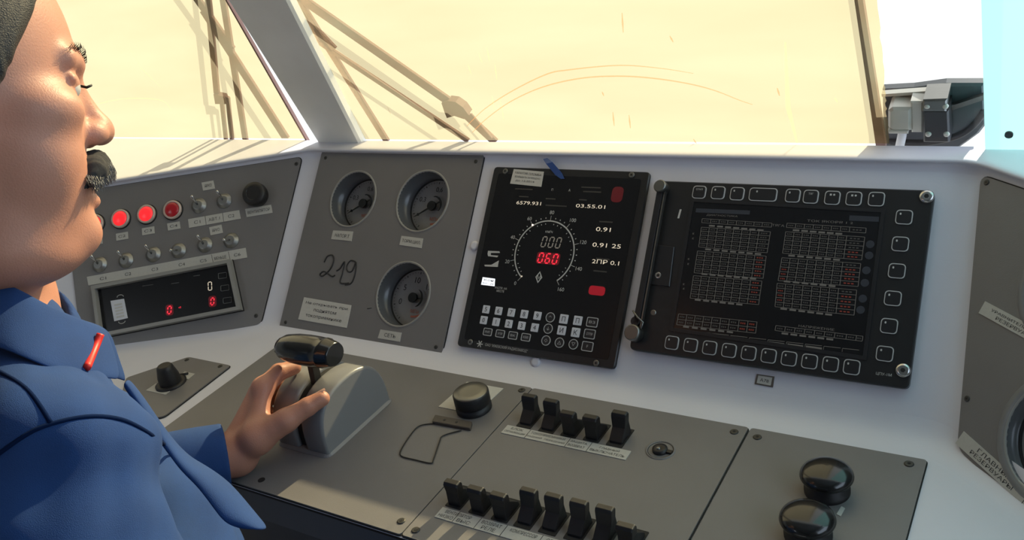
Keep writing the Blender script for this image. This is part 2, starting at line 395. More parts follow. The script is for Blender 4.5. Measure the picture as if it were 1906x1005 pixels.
def ribbon(pts, w, z):
    m = MB(); n = len(pts); vs = []
    for i, p in enumerate(pts):
        a = Vector(pts[max(i - 1, 0)]); b = Vector(pts[min(i + 1, n - 1)]); d = (b - a).normalized(); s_ = Vector((-d.y, d.x)); ww = w * (0.35 + 0.65 * math.sin(PI * min(1, max(0.0, i / (n - 1)))))
        vs += [(p[0] + s_.x * ww / 2, p[1] + s_.y * ww / 2, z), (p[0] - s_.x * ww / 2, p[1] - s_.y * ww / 2, z)]
    m.add(vs, [(2 * i, 2 * i + 1, 2 * i + 3, 2 * i + 2) for i in range(n - 1)]); return m
def spline(pts, k=8):
    out = []
    P = [pts[0]] + list(pts) + [pts[-1]]
    for i in range(1, len(P) - 2):
        p0, p1, p2, p3 = [np.array(q, float) for q in P[i - 1:i + 3]]
        for j in range(k):
            t = j / k; out.append(tuple(0.5 * ((2 * p1) + (-p0 + p2) * t + (2 * p0 - 5 * p1 + 4 * p2 - p3) * t * t + (-p0 + 3 * p1 - 3 * p2 + p3) * t ** 3)))
    out.append(tuple(pts[-1])); return out
def stainmat(name, c, a):
    m = bpy.data.materials.new(name); m.use_nodes = True; n = m.node_tree; n.nodes.clear()
    o = n.nodes.new('ShaderNodeOutputMaterial'); t = n.nodes.new('ShaderNodeBsdfTransparent'); g = n.nodes.new('ShaderNodeBsdfTranslucent'); g.inputs['Color'].default_value = (*c, 1)
    mx = n.nodes.new('ShaderNodeMixShader'); mx.inputs[0].default_value = a
    n.links.new(t.outputs[0], mx.inputs[1]); n.links.new(g.outputs[0], mx.inputs[2]); n.links.new(mx.outputs[0], o.inputs[0]); return m
M['scratch'] = stainmat('brown_scratch', (0.40, 0.20, 0.11), 0.62)
M['smear'] = stainmat('pale_smear', (0.8, 0.5, 0.3), 0.30)
arcs = [([(878, 248), (905, 222), (950, 190), (1010, 163), (1080, 147), (1150, 143), (1215, 147), (1280, 157), (1330, 170), (1376, 188), (1400, 196)], .0022, 'scratch'),
        ([(868, 236), (900, 205), (950, 172), (1015, 140), (1060, 131), (1150, 123), (1225, 128), (1290, 138)], .0020, 'scratch'),
        ([(160, 205), (190, 192), (240, 184), (300, 188), (320, 210)], .002, 'smear')]
for pts, w, m in arcs: ribbon(spline([wn(*p) for p in pts]), w, -0.0015).build('scratch_arc', m, film, recalc=False)
sp = [(1157, 25, 62), (1246, 68, 80), (1446, 165, 180), (1553, 183, 192), (870, 120, 140), (905, 90, 115), (890, 100, 118), (920, 120, 150), (876, 195, 215), (915, 180, 205), (930, 185, 225), (1290, 260, 270), (1140, 210, 236), (1170, 215, 240), (1120, 172, 180), (720, 200, 215)]
for px, y0, y1 in sp:
    q = px + rnd.uniform(2, 7)
    ribbon([wn(px, y0), wn((px + q) / 2, (y0 + y1) / 2), wn(q, y1)], .0024 if px > 1100 else .0018, -0.0015).build('stain', 'scratch' if px > 1100 and px < 1500 else 'smear', film, recalc=False)
ribbon([wn(240, 90), wn(262, 128), wn(300, 165)], .002, -0.0015).build('stain', 'smear', film, recalc=False)
ribbon([wn(1461, 80), wn(1466, 200), wn(1484, 270)], .006, -0.0015).build('stain', 'smear', film, recalc=False)

# ---- wipers, standing outside the glass (z < 0 is outside)
ZW = -0.035
def w3(px, py, z=ZW): p = wn(px, py, z); return (p[0], p[1], z)
def e3(a, b, t): return tuple(a[i] + (b[i] - a[i]) * t for i in range(3))
wp = thing('windscreen_wiper', WIN, (-0.55, 0.25, ZW), 'long brown-grey pantograph wiper crossing the large right windscreen pane', 'windscreen wiper')
def armbar(p, q, w0, parent, name, t=0.006, k=None):
    m = MB(); m.bar(p, q, w0 * 1.35, t); return m.build(name, 'wiper', parent, bevel=0.001)
a0, a1 = w3(566, 0), w3(850, 198)
armbar(e3(a0, a1, -0.35), a1, 0.0125, wp, 'main_arm')
b0, b1 = w3(552, 50), w3(872, 262)
armbar(e3(b0, b1, -0.1), b1, 0.0065, wp, 'parallel_arm')
armbar(w3(838, 186), w3(922, 264), 0.011, wp, 'blade_carrier')
armbar(w3(876, 212, ZW + .012), w3(915, 258, ZW + .012), 0.0035, wp, 'blade_spring', 0.004)
armbar(e3(w3(556, 0), w3(720, 262), -0.5), w3(720, 262), 0.009, wp, 'wiper_blade')
jb = MB(); jp = [wn(*p, ZW) for p in ((826, 186), (838, 182), (852, 184), (866, 194), (876, 208), (868, 216), (850, 210), (836, 214), (832, 204))]
jb.prism(jp, ZW - .006, ZW + .008).build('joint_bracket', 'wiper', wp)
rg = MB(); c = wn(552, 28, ZW); rg.ring([(c[0] + .022 * math.cos(t), c[1] + .028 * math.sin(t)) for t in np.linspace(0, 2 * PI, 25)[:-1]], [(c[0] + .015 * math.cos(t), c[1] + .021 * math.sin(t)) for t in np.linspace(0, 2 * PI, 25)[:-1]], ZW - .004, ZW + .004)
rg.build('hose_loop', 'wiper', wp)
armbar(w3(543, 8), w3(622, 92), 0.012, wp, 'link_arm')
wq = thing('windscreen_wiper', WIN, (-0.80, 0.25, ZW), 'shorter wiper with two crossing arms over the left windscreen pane beside the pillar', 'windscreen wiper')
armbar(e3(w3(388, 0), w3(404, 175), -1.0), w3(404, 175), 0.0085, wq, 'thin_arm')
armbar(e3(w3(362, -10), w3(432, 90), -1), w3(432, 90), 0.012, wq, 'main_arm')
armbar(w3(380, 20), w3(532, 256), 0.0135, wq, 'wiper_blade')
armbar(e3(w3(415, 0), w3(435, 130), -1.0), w3(457, 260), 0.0085, wq, 'parallel_arm')
armbar(w3(412, 180), w3(421, 262), 0.0055, wq, 'blade_carrier')
armbar(w3(424, 180), w3(432, 262), 0.0055, wq, 'blade_carrier')
MB().prism([wn(*p, ZW) for p in ((401, 172), (420, 176), (426, 190), (404, 190))], ZW - .004, ZW + .006).build('joint_bracket', 'wiper', wq)
# vertical rubber strip at the right of the film
vs_ = [wn(1592, 0, -.02), wn(1608, 0, -.02), wn(1650, 272, -.02), wn(1632, 272, -.02)]
vs_ = [ext(vs_[3], vs_[0], 3.3), ext(vs_[2], vs_[1], 3.3), vs_[2], vs_[3]]
tag(MB().prism(vs_, -0.024, -0.016).build('sealing_strip', 'wiper', plane=WIN), 'brown-grey upright strip outside the right end of the yellow film', 'strip')

# ---- dark mirror housing seen past the film, with the actuator in front of it
mh = thing('mirror_housing', WIN, (0.3, 0, -0.06), 'dark grey housing with a rounded lower corner outside the right-hand pane', 'housing')
ZM = -0.05
hp = [wn(*p, ZM) for p in ((1642, 168), (1700, 165), (1760, 157), (1832, 157))]
hp2 = [wn(*p, ZM) for p in ((1836, 232), (1822, 250), (1800, 266), (1780, 280))]
MB().prism(hp + hp2 + [wn(1645, 290, ZM)], ZM - .012, ZM, bev=.003).build('housing_shell', 'darkmetal', mh)
MB().bar((*wn(1752, 205, ZM + .006), ZM + .006), (*wn(1834, 178, ZM + .006), ZM + .006), .006, .006).build('bright_strut', 'steel', mh)
MB().prism([wn(*p, ZM) for p in ((1643, 168), (1752, 160), (1752, 166), (1644, 173))], ZM, ZM + .008).build('sunlit_lip', 'cream', mh)  # pale strip paints the sunlight along the housing's top edge
rm = spline([wn(*p, ZM) for p in ((1655, 262), (1720, 264), (1780, 252), (1812, 232), (1832, 205))])
MB().tube([(x, y, ZM + .002) for x, y in rm], .004).build('rim', 'rubber', mh)
mo = thing('motor_unit', WIN, (0.33, 0.0, -0.03), 'dark square motor with four screws and pale metal connector block behind the shelf', 'motor')
ZO = -0.034
def o2(px, py): return wn(px, py, ZO)
MB().prism([o2(*p) for p in ((1721, 192), (1769, 192), (1771, 252), (1722, 252))], ZM + .001, ZO + .014, bev=.002).build('motor_body', 'black', mo)
MB().prism([o2(*p) for p in ((1722, 171), (1767, 169), (1765, 193), (1719, 193))], ZM + .001, ZO + .016, bev=.002).build('bracket', 'steel', mo)
for p in ((1726, 197), (1760, 197), (1728, 249), (1762, 249)):
    q = wn(*p, ZO + .014); MB().lathe((*q, ZO + .0142), [(.0035, 0), (.003, .002), (.001, .0028)], 14).build('screw', 'cream', mo)
MB().prism([o2(*p) for p in ((1697, 180), (1721, 180), (1721, 238), (1699, 238))], ZM + .001, ZO + .010, bev=.002).build('connector_flange', 'cream', mo)
MB().prism([o2(*p) for p in ((1656, 196), (1664, 190), (1699, 190), (1699, 233), (1662, 233), (1656, 226))], ZM + .001, ZO + .012, bev=.003).build('connector', 'cream', mo)
MB().prism([o2(*p) for p in ((1656, 230), (1694, 230), (1694, 236), (1658, 236))], ZM + .001, ZO + .014, bev=.001).build('clamp', 'cream', mo)
MB().tube([(*wn(1681, 236, ZO), ZO), (*wn(1679, 252, ZO), ZO), (*wn(1674, 275, ZO), ZO)], .0052).build('cable', 'whitepaint', mo)

# ---- driver console body
con = thing('control_console', None, (0, -.1, 0), 'white moulded driver console with a sloping face, flat desk and angled wings', 'console')
L1, L2 = 0.95, 0.56
def path(extra=0.0, arc=0.014):
    wl, wr = Vector((-math.cos(TL), -math.sin(TL))), Vector((math.cos(TR), -math.sin(TR)))
    sl_, sr_ = Vector((SXL, 0)), Vector((SXR, 0)); out = [sl_ + wl * L1]
    def fil(s0, da, db, m):
        a, b = s0 + da * m, s0 + db * m; return [a * (1 - t) ** 2 + s0 * 2 * t * (1 - t) + b * t * t for t in np.linspace(0, 1, 8)]
    out += fil(sl_, wl, Vector((1, 0)), arc) + fil(sr_, Vector((-1, 0)), wr, arc + .01) + [sr_ + wr * L2]
    return out
PTH = path()
def sweep(prof, mb, smooth=True):
    vs = [(p.x, p.y + y, z) for (y, z) in prof for p in PTH]; n = len(PTH)
    fs = [(j * n + i, j * n + i + 1, (j + 1) * n + i + 1, (j + 1) * n + i) for j in range(len(prof) - 1) for i in range(n - 1)]
    return mb.add(vs, fs, smooth)
def sweep_part(prof, mb, k0, k1):
    P_ = PTH[k0:k1]; n = len(P_)
    mb.add([(p.x, p.y + y, z) for (y, z) in prof for p in P_], [(j * n + i, j * n + i + 1, (j + 1) * n + i + 1, (j + 1) * n + i) for j in range(len(prof) - 1) for i in range(n - 1)], True)
def slope(v): return (v * math.cos(A), v * math.sin(A))
def bez(a, b, c, n=8): return [((1 - t) ** 2 * a[0] + 2 * t * (1 - t) * b[0] + t * t * c[0], (1 - t) ** 2 * a[1] + 2 * t * (1 - t) * b[1] + t * t * c[1]) for t in np.linspace(0, 1, n)]
cb = MB()
V0, V1 = 0.024, 0.300
FY = -0.026
sweep(bez((FY, 0), (0, 0), slope(V0)), cb)
l0 = slope(V1); nose = (0.2055, SH_Z)
prof = [l0] + bez(l0, (l0[0] + .0085, l0[1] + .0095), (l0[0] - .001, l0[1] + .0125), 5)[1:] + bez((l0[0] - .001, l0[1] + .0125), (l0[0] - .004, SH_Z + .001), (nose[0] + .008, SH_Z), 6)[1:] + [(SH_Y - .004, SH_Z)]
sweep(prof, cb)
# upper part beyond the shelf towards the glass on the wings
wlx, wly = PTH[0].x, PTH[0].y; wrx, wry = PTH[-1].x, PTH[-1].y
shp = [(p.x, p.y + SH_Y - .004) for p in PTH]
cb.add([(x, y, SH_Z) for x, y in shp] + [(shp[-1][0], SH_Y - .002, SH_Z), (shp[0][0], SH_Y - .002, SH_Z)], [tuple(range(len(shp) + 2))[::-1]])
sweep_part([slope(V0), slope(V1)], cb, 1, 9); sweep_part([slope(V0), slope(V1)], cb, 9, 17)
# flat faces
GX0, GX1, GV0, GV1 = -0.60, -0.29, 0.03, 0.30
mx0, mx1 = SXL + .014, SXR - .024
def facequad(pl, poly, holes=()):
    t = MB().holes(poly, list(holes), -0.0005, 0.0); 
    cb.add([tuple(pl.world(*p)) for p in t.v], t.f)
facequad(MAIN, [(mx0, V0), (mx1, V0), (mx1, V1), (mx0, V1)], [[(GX0, GV0), (GX1, GV0), (GX1, GV1), (GX0, GV1)]])
def sk(pl, a, b): v_ = np.array(VM) * b; return (a + float(v_ @ pl.u), float(v_ @ pl.v))
facequad(LW, [sk(LW, *p) for p in ((-L1, V0), (-.014, V0), (-.014, V1), (-L1, V1))])
RH = [(0.03, 0.03), (0.24, 0.03), (0.16, 0.262), (-0.07, 0.262)]
facequad(RW, [sk(RW, *p) for p in ((.024, V0), (L2, V0), (L2, V1), (.024, V1))], [RH])
fr_ = -0.3250
dp = [(p.x, p.y + FY) for p in PTH]
def cutx(a, b): t = (fr_ - a[1]) / (b[1] - a[1]); return (a[0] + (b[0] - a[0]) * t, fr_)
dp = [cutx(dp[1], dp[0])] + dp[1:-1] + [cutx(dp[-2], dp[-1]) if dp[-1][1] < fr_ else dp[-1]]
if dp[-1][1] > fr_ + .001: dp = dp + [(dp[-1][0], fr_)]
facequad(DESK, dp)
cbo = cb.build('body_shell', 'white', con, recalc=False)
for k in ('use_smooth',): pass
fb_ = MB(); fb_.box(dp[0][0], fr_ + .004, -.012, dp[-1][0], fr_ + .016, -.001); fb_.build('edge_strip', 'gap_black', con)
fb_ = MB(); fb_.add([(dp[0][0], fr_, -.004), (dp[-1][0], fr_, -.004), (dp[-1][0], fr_ - .012, -.03), (dp[0][0], fr_ - .012, -.03), (dp[-1][0], fr_ + .03, FZ), (dp[0][0], fr_ + .03, FZ)], [(0, 1, 2, 3), (3, 2, 4, 5)]); fb_.build('front_panel', 'front', con, recalc=False)

def screw(mb_parent, plane_pts, r=.0042, m='screwm', z=.0031, name='screw'):
    for c in plane_pts:
        s_ = MB().lathe((c[0], c[1], z), [(r, 0), (r, .0006), (r * .8, .0011)], 18)
        o = s_.build(name, m, mb_parent)
        MB().cyl((c[0], c[1]), r * .38, z + .0011, z + .0013, 6).build('hex_recess', 'gap_black', o)

# ================================================================== instruments
PT = 0.003
def plate(parent, pl, poly, holes=(), name='face_plate', m='panel', r=.006, gap=.0014, lb=None):
    rp = rounded(poly, r)
    g = MB().holes(inset(rp, -gap), list(holes), 0.0004, 0.0011); g.build('gap_black', 'gap_black', parent)  # black border stands in for the shaded gap round the panel
    t = MB().holes(rp, list(holes), 0.0011, PT); return t.build(name, m, parent, label=lb)
def strip(parent, pl, pts, texts, name='label_strip', m='label', z=PT, t=.0009, h=None, splits=()):
    """pts: four plane corners, texts: (fraction along, fraction up, height fraction, width fraction, text)"""
    o = MB().prism(pts, z, z + t).build(name, m, parent)
    A_, B_, C_, D_ = [Vector(p) for p in pts]        # bl, br, tr, tl
    L = (B_ - A_); Hh = (D_ - A_); rot = math.atan2(L.y, L.x); mb = MB()
    for fx_, fy_, hf, wf, s_ in texts:
        c = A_ + L * fx_ + Hh * fy_; mb.text(s_, c, Hh.length * hf, z + t + .0002, w=L.length * wf if wf else None, rot=rot)
    for fx_ in splits:
        c = A_ + L * fx_; d = c + Hh; mb.prism([tuple(c), tuple(c + L.normalized() * .0006), tuple(d + L.normalized() * .0006), tuple(d)], z + t, z + t + .0002)
    if mb.v: mb.build('lettering', 'ink', o, recalc=False)
    return o

# ---- gauge panel ---------------------------------------------------
P = MAIN
gx0, gv0, gx1, gv1 = -0.6165, 0.0015, -0.282, 0.311
gp = thing('gauge_panel', P, ((gx0 + gx1) / 2, gv0, 0), 'grey-brown panel with three round pressure gauges and pencilled number 219', 'instrument panel')
GC = [P(659, 371), P(788, 375), P(752, 548)]
GR = [0.0455, 0.0475, 0.0485]
plate(gp, P, [(gx0, gv0), (gx1, gv0), (gx1, gv1), (gx0, gv1)], [circ(c[0], c[1], r, 48) for c, r in zip(GC, GR)])
screw(gp, [(gx0 + .012, gv0 + .012), (gx1 - .012, gv0 + .012), (gx1 - .012, gv1 - .012), (gx0 + .012, gv1 - .012)], .003)
def gauge(parent, c, R, nums, a0, a1, needle, tip, red, name='pressure_gauge', D=0.030, lab=None):
    g = MB(); g.lathe(c, [(R + .0035, PT), (R + .003, PT + .0012), (R + .0008, PT + .0014), (R, PT - .0005)], 56, True, False, False)
    go = g.build(name, 'rim', parent, label=lab, recalc=False)
    wm = MB(); wm.lathe(c, [(R, PT), (R * .985, -D * .55), (R * .965, -D * .56), (R * .955, -D)], 56, True, False, False); wm.build('bezel_wall', 'well', go, recalc=False)
    d = MB(); d.lathe(c, [(R * .955, -D), (.0001, -D)], 56, False, False, False); d.build('dial_face', 'dial', go, recalc=False)
    rr = MB(); rr.lathe(c, [(R * .955, -D + .003), (R * .93, -D + .003), (R * .925, -D + .0005)], 56, True, False, False); rr.build('dark_ring', 'gap_black', go, recalc=False)
    mk = MB(); z = -D + .0006
    for k in range(41):
        a = math.radians(a0 + (a1 - a0) * k / 40); r0 = R * .87; r1 = R * (.80 if k % 5 == 0 else .835); w = .0004 if k % 5 else .0007
        ca, sa = math.cos(a), math.sin(a); mk.add([(c[0] + r0 * ca - w * sa, c[1] + r0 * sa + w * ca, z), (c[0] + r1 * ca - w * sa, c[1] + r1 * sa + w * ca, z), (c[0] + r1 * ca + w * sa, c[1] + r1 * sa - w * ca, z), (c[0] + r0 * ca + w * sa, c[1] + r0 * sa - w * ca, z)], [(0, 1, 2, 3)])
    for s_, f in nums:
        a = math.radians(a0 + (a1 - a0) * f); mk.text(s_, (c[0] + R * .60 * math.cos(a), c[1] + R * .60 * math.sin(a)), R * .19, z)
    mk.build('scale_marks', 'graphite', go, recalc=False)
    n = MB(); a = math.radians(needle); dx, dy = math.cos(a), math.sin(a)
    nz = -D + .006
    n.prism([(c[0] - dy * .0016, c[1] + dx * .0016), (c[0] + dx * R * tip - dy * .0008, c[1] + dy * R * tip + dx * .0008), (c[0] + dx * R * (tip + .12), c[1] + dy * R * (tip + .12)), (c[0] + dx * R * tip + dy * .0008, c[1] + dy * R * tip - dx * .0008), (c[0] + dy * .0016, c[1] - dx * .0016)], nz, nz + .001)
    hx, hy = c[0] + dx * R * (tip - .06), c[1] + dy * R * (tip - .06); n.cyl((hx, hy), .0022, nz, nz + .0012, 14)
    n.cyl(c, .0078, nz - .001, nz + .0035)
    # crescent counterweight
    ins, outs = [], []
    for k in range(17):
        t = a + PI + math.radians(-62 + 124 * k / 16); w = .0030 * math.sin(PI * k / 16) ** .6 + .0003
        ins.append((c[0] + .0150 * math.cos(t), c[1] + .0150 * math.sin(t))); outs.append((c[0] + (.0150 + w) * math.cos(t), c[1] + (.0150 + w) * math.sin(t)))
    n.prism(outs + ins[::-1], nz, nz + .001); n.bar((c[0], c[1], nz), (c[0] - dx * .0155, c[1] - dy * .0155, nz), .0022, .0008)
    n.build('needle', 'blackgloss', go)
    rd = MB(); a = math.radians(red); rd.text('МПа', (c[0] + R * .42 * math.cos(a), c[1] + R * .42 * math.sin(a)), R * .12, z); 
    t0, t1 = math.radians(red - 14), math.radians(red + 26)
    rd.prism([(c[0] + R * .56 * math.cos(t), c[1] + R * .56 * math.sin(t)) for t in np.linspace(t0, t1, 8)] + [(c[0] + R * .62 * math.cos(t), c[1] + R * .62 * math.sin(t)) for t in np.linspace(t1, t0, 8)], z - .0001, z)
    rd.build('red_marking', M['gaugered'], go, recalc=False)
    return go
M['gaugered'] = mat('dial_red', (0.42, 0.12, 0.07), 0.5)
gauge(gp, GC[0], GR[0], [('0,3', .27), ('0,6', .52), ('1', .76)], 235, -55, 212, .62, -78)
gauge(gp, GC[1], GR[1], [('0,3', .27), ('0,6', .52), ('1', .76)], 235, -55, 212, .66, -78)
gauge(gp, GC[2], GR[2], [('0', .14), ('5', .30), ('10', .48), ('15', .66)], 235, -55, 180, .02, -80)
def q4(P_, *pp): return [P_(*p) for p in pp]
strip(gp, P, q4(P, (619, 446), (657, 450), (660, 432), (623, 430)), [(.5, .5, .4, .7, 'НАПОР.Т')], 'gauge_label')
strip(gp, P, q4(P, (746, 457), (787, 463), (790, 445), (750, 440)), [(.5, .5, .4, .84, 'ТОРМ.ЦИЛ.')], 'gauge_label')
strip(gp, P, q4(P, (706, 630), (747, 637), (750, 620), (711, 614)), [(.5, .5, .42, .5, 'СЕТЬ')], 'gauge_label')
strip(gp, P, q4(P, (558, 595), (648, 611), (657, 569), (569, 554)), [(.5, .78, .15, .86, 'Не открывать при'), (.5, .5, .15, .46, 'поднятом'), (.5, .22, .15, .74, 'токоприемнике')], 'warning_label', 'paper')
hw = MB()
def stroke(px, mb=hw, r=.0013, pl=P, z=PT + .0002): mb.tube([(*pl(*p), z) for p in spline(px, 6)], r, 5)
stroke([(606, 489), (612, 478), (621, 476), (624, 486), (617, 502), (604, 514), (598, 512), (606, 506), (620, 515), (626, 513)])
stroke([(629, 505), (636, 500), (644, 488), (640, 510), (636, 527), (652, 528)])
stroke([(664, 488), (655, 486), (648, 496), (650, 506), (658, 505), (665, 489), (664, 508), (657, 527), (645, 531)])
hw.build('pencilled_number', 'graphite', gp)
stroke2 = MB(); stroke([(686, 575), (694, 574)], stroke2, .0006); stroke2.build('pencil_tick', 'graphite', gp)

# ---- speed display unit ------------------------------------------
bx0, bx1, bv0, bv1 = -0.2608, -0.0098, 0.0215, 0.2918
B0 = P
TH = 0.006
def uv(x, y, z=TH): return P(x, y, z)
su = thing('speed_display_unit', P, ((bx0 + bx1) / 2, bv0, 0), 'black locomotive speed display with a round dial and small keypad', 'display unit')
sc = [uv(920, 310), uv(1210, 320), uv(1143, 687), uv(850, 643)]
scp = [sc[3], sc[2], sc[1], sc[0]]
MB().prism(rounded(scp, .006), 0.0004, TH, bev=.0012).build('front_case', 'black', su)
MB().prism(rounded(inset(scp, .0105), .004), TH - .0003, TH + .0004).build('glass_front', M['screen'], su)
ZB = TH + .0006
screw(su, [uv(941, 319), uv(1176, 326), uv(876, 637), uv(1110, 676)], .0042, 'steel', ZB)
sb = strip(su, P, [uv(950, 342), uv(1008, 348), uv(1013, 320), uv(957, 315)], [(.28, .78, .14, .4, 'ГАРАНТИЯ'), (.72, .76, .16, .4, 'ПЛОМБА'), (.5, .5, .15, .8, 'ВСКРЫВАТЬ ЗАПРЕЩЕНО'), (.45, .25, .15, .6, 'до 12.2014')], 'seal_sticker', 'paper', ZB, .0004)
# ring scale
C3 = uv(1013, 462, ZB)
mk = MB(); Rr = 0.0525
rc = [uv(961, 460, ZB), uv(1070, 462, ZB), uv(1021, 411, ZB)]
Rr = (rc[1][0] - rc[0][0]) / 2; C3 = ((rc[1][0] + rc[0][0]) / 2, rc[2][1] - Rr)
A0, A1 = 232, -52
def pol(r, a): return (C3[0] + r * math.cos(math.radians(a)), C3[1] + r * math.sin(math.radians(a)))
N = 60
outer = [pol(Rr + .0009, A0 + (A1 - A0) * k / N) for k in range(N + 1)]; inner = [pol(Rr - .0009, A0 + (A1 - A0) * k / N) for k in range(N + 1)]
mk.add([(x, y, ZB) for x, y in outer + inner], [(k, k + 1, N + 2 + k, N + 1 + k) for k in range(N)])
for k in range(33):
    a = A0 + (A1 - A0) * k / 32; da = .9
    major = k % 4 == 0
    for (r0, r1, w) in (((Rr, Rr + .0075, .5),) if major else ((Rr + .0035, Rr + .0052, 1.0), (Rr - .0052, Rr - .0035, 1.0))):
        mk.add([(*pol(r0, a - w * .7), ZB), (*pol(r1, a - w * .7), ZB), (*pol(r1, a + w * .7), ZB), (*pol(r0, a + w * .7), ZB)], [(0, 1, 2, 3)])
for k, s_ in enumerate(('0', '20', '40', '60', '80', '100', '120', '140', '160')):
    a = A0 + (A1 - A0) * k / 8; mk.text(s_, pol(Rr + .0125 + (.002 if len(s_) > 2 else 0), a), .0052, ZB)
mk.text('км/ч', uv(1022, 431, ZB), .0040, ZB)
dm = uv(1003, 516, ZB); mk.ring([(dm[0] - .0055, dm[1]), (dm[0], dm[1] - .0085), (dm[0] + .0055, dm[1]), (dm[0], dm[1] + .0085)], [(dm[0] - .0035, dm[1]), (dm[0], dm[1] - .006), (dm[0] + .0035, dm[1]), (dm[0], dm[1] + .006)], ZB, ZB + .0001)
mk.text('М', dm, .005, ZB)
mk.text('РАСПР. НА\nМЕСТЕ', uv(932, 539, ZB), .0075, ZB, w=.020)
mk.text('ОАО "ИЖЕВСКИЙ РАДИОЗАВОД"', uv(942, 647, ZB), .0055, ZB, w=.070)
l_ = uv(893, 640, ZB)
for a in (0, 60, 120):
    dx, dy = .005 * math.cos(math.radians(a)), .005 * math.sin(math.radians(a)); mk.bar((l_[0] - dx, l_[1] - dy, ZB), (l_[0] + dx, l_[1] + dy, ZB), .0014, .0002)
mk.text('П', uv(1028, 353, ZB), .0035, ZB); mk.text('А', uv(1060, 354, ZB), .0035, ZB)
mk.build('printed_scale', 'mark', su, recalc=False)
dim = MB()
for (x, y, w) in ((975, 352, .03), (1100, 349, .03), (1102, 357, .028), (1035, 383, .034), (975, 366, .016), (1025, 370, .016), (1085, 372, .012), (1128, 413, .02), (1122, 482, .02), (1117, 505, .02)):
    c = uv(x, y, ZB); dim.box(c[0] - w / 2, c[1] - .0009, ZB, c[0] + w / 2, c[1] + .0009, ZB + .0001)
dim.build('dim_captions', M['faint'] if 'faint' in M else mat('faint_print', (0.055, 0.052, 0.048), .5), su)
dg = MB()
for s_, px, w, h in (('6579.931', (984, 378), .041, .0050), ('03.55.01', (1099, 384), .045, .0050), ('0.91', (1123, 427), .022, .0058), ('0.91 25', (1129, 457), .042, .0058), ('2ПР 0.1', (1127, 488), .040, .0058)):
    dg.text(s_, uv(*px, ZB), h, ZB, w=w)
dg.build('pale_readouts', 'vfd', su, recalc=False)
d2 = MB(); c = uv(1026, 451, ZB)
for k in (-1, 0, 1): seg7(d2, '0', (c[0] + k * .0115, c[1]), .0065, .0145, .0016, ZB)
d2.build('speed_digits', 'vfdim', su, recalc=False)
bk = MB(); c = uv(1020, 481, ZB); bk.prism(rrect(c[0], c[1], .037, .0165, .004), ZB - .0002, ZB); bk.build('red_digit_backing', 'redback', su)
d3 = MB()
for k, ch in zip((-1, 0, 1), '060'): seg7(d3, ch, (c[0] + k * .0115, c[1]), .0065, .0135, .0020, ZB + .0002)
d3.build('limit_digits', 'redled', su, recalc=False)
lp = pol(Rr + .001, A0 + (A1 - A0) * 3.02 / 8)
MB().cyl(lp, .0013, ZB, ZB + .0004, 12).build('speed_led', 'led', su)
lp = pol(Rr - .001, A0); MB().cyl(lp, .0012, ZB, ZB + .0004, 12).build('zero_led', 'vfd', su)
c = uv(1149, 362, ZB); MB().prism(rrect(c[0], c[1], .017, .022, .007, 6), ZB, ZB + .0002).build('red_indicator', 'redglow', su)
c = uv(1111, 541, ZB); MB().prism(rrect(c[0], c[1], .024, .0125, .005, 6), ZB, ZB + .0002).build('red_indicator', 'redglow2', su)
li = strip(su, P, [uv(896, 530), uv(921, 533), uv(922, 519), uv(899, 516)], [(.5, .7, .3, .7, 'Кон'), (.5, .25, .25, .8, 'БС-Д')], 'lit_indicator', 'lcd', ZB, .0002)
gq = MB()
gq.prism([uv(*p) for p in ((908, 473), (909, 467), (930, 468), (931, 471), (914, 471), (914, 475), (928, 476), (926, 479), (909, 477))], ZB, ZB + .0002)
gq.prism([uv(*p) for p in ((902, 493), (915, 493), (929, 485), (927, 497), (903, 496))], ZB, ZB + .0002)
gq.build('pictogram_lamps', 'mark', su)
# keypad
def key(parent, c, w, h, style, txt, z, name='key', r=.0022):
    if style == 'pale':
        o = MB().prism(rrect(c[0], c[1], w, h, r * .5, 3), z, z + .0008, bev=.0002).build(name, 'keywhite', parent, label='pale square key')
        if txt: MB().text(txt, c, h * .55, z + .001).build('legend', 'ink', o, recalc=False)
    elif style == 'round':
        o = MB().cyl(c, w / 2 - .0006, z, z + .0006).build(name, 'key', parent, label='round outlined key')
        b = MB().ring(circ(c[0], c[1], w / 2, 28), circ(c[0], c[1], w / 2 - .0009, 28), z + .0001, z + .0009)
        if txt: b.text(txt, c, h * .36, z + .001)
        b.build('outline', 'keyline', o)
    else:
        o = MB().prism(rrect(c[0], c[1], w - .0008, h - .0008, r), z, z + .0006).build(name, 'key', parent)
        b = MB().ring(rrect(c[0], c[1], w, h, r), rrect(c[0], c[1], w - .0018, h - .0018, r * .8), z + .0001, z + .0009)
        if txt: b.text(txt, c, min(h * .3, .0036), z + .001, w=w * .55 if len(txt) > 1 else None)
        b.build('outline', 'keyline', o)
    return o
def lerp(a, b, t): return (a[0] + (b[0] - a[0]) * t, a[1] + (b[1] - a[1]) * t)
r1 = [uv(905.5, 576), uv(1001, 588)]; r2 = [uv(901, 596), uv(996, 610)]
for k, s_ in enumerate('56789'): key(su, lerp(*r1, k / 4), .0115, .0115, 'pale', s_, ZB)
for k, s_ in enumerate('01234'): key(su, lerp(*r2, k / 4), .0115, .0115, 'pale', s_, ZB)
r3 = [uv(908.5, 618), uv(979.5, 628)]
for k, s_ in enumerate(('РМП', 'УПР', 'ВК', 'КВВ')): key(su, lerp(*r3, k / 3), .0145, .0108, 'line', s_, ZB)
for px, s_ in (((1025, 591), '↑'), ((1021, 612), '↓'), ((1017, 634), '◇'), ((1042, 638), '△'), ((1068, 641), '▽')): key(su, uv(*px), .0138, .0138, 'round', s_, ZB)
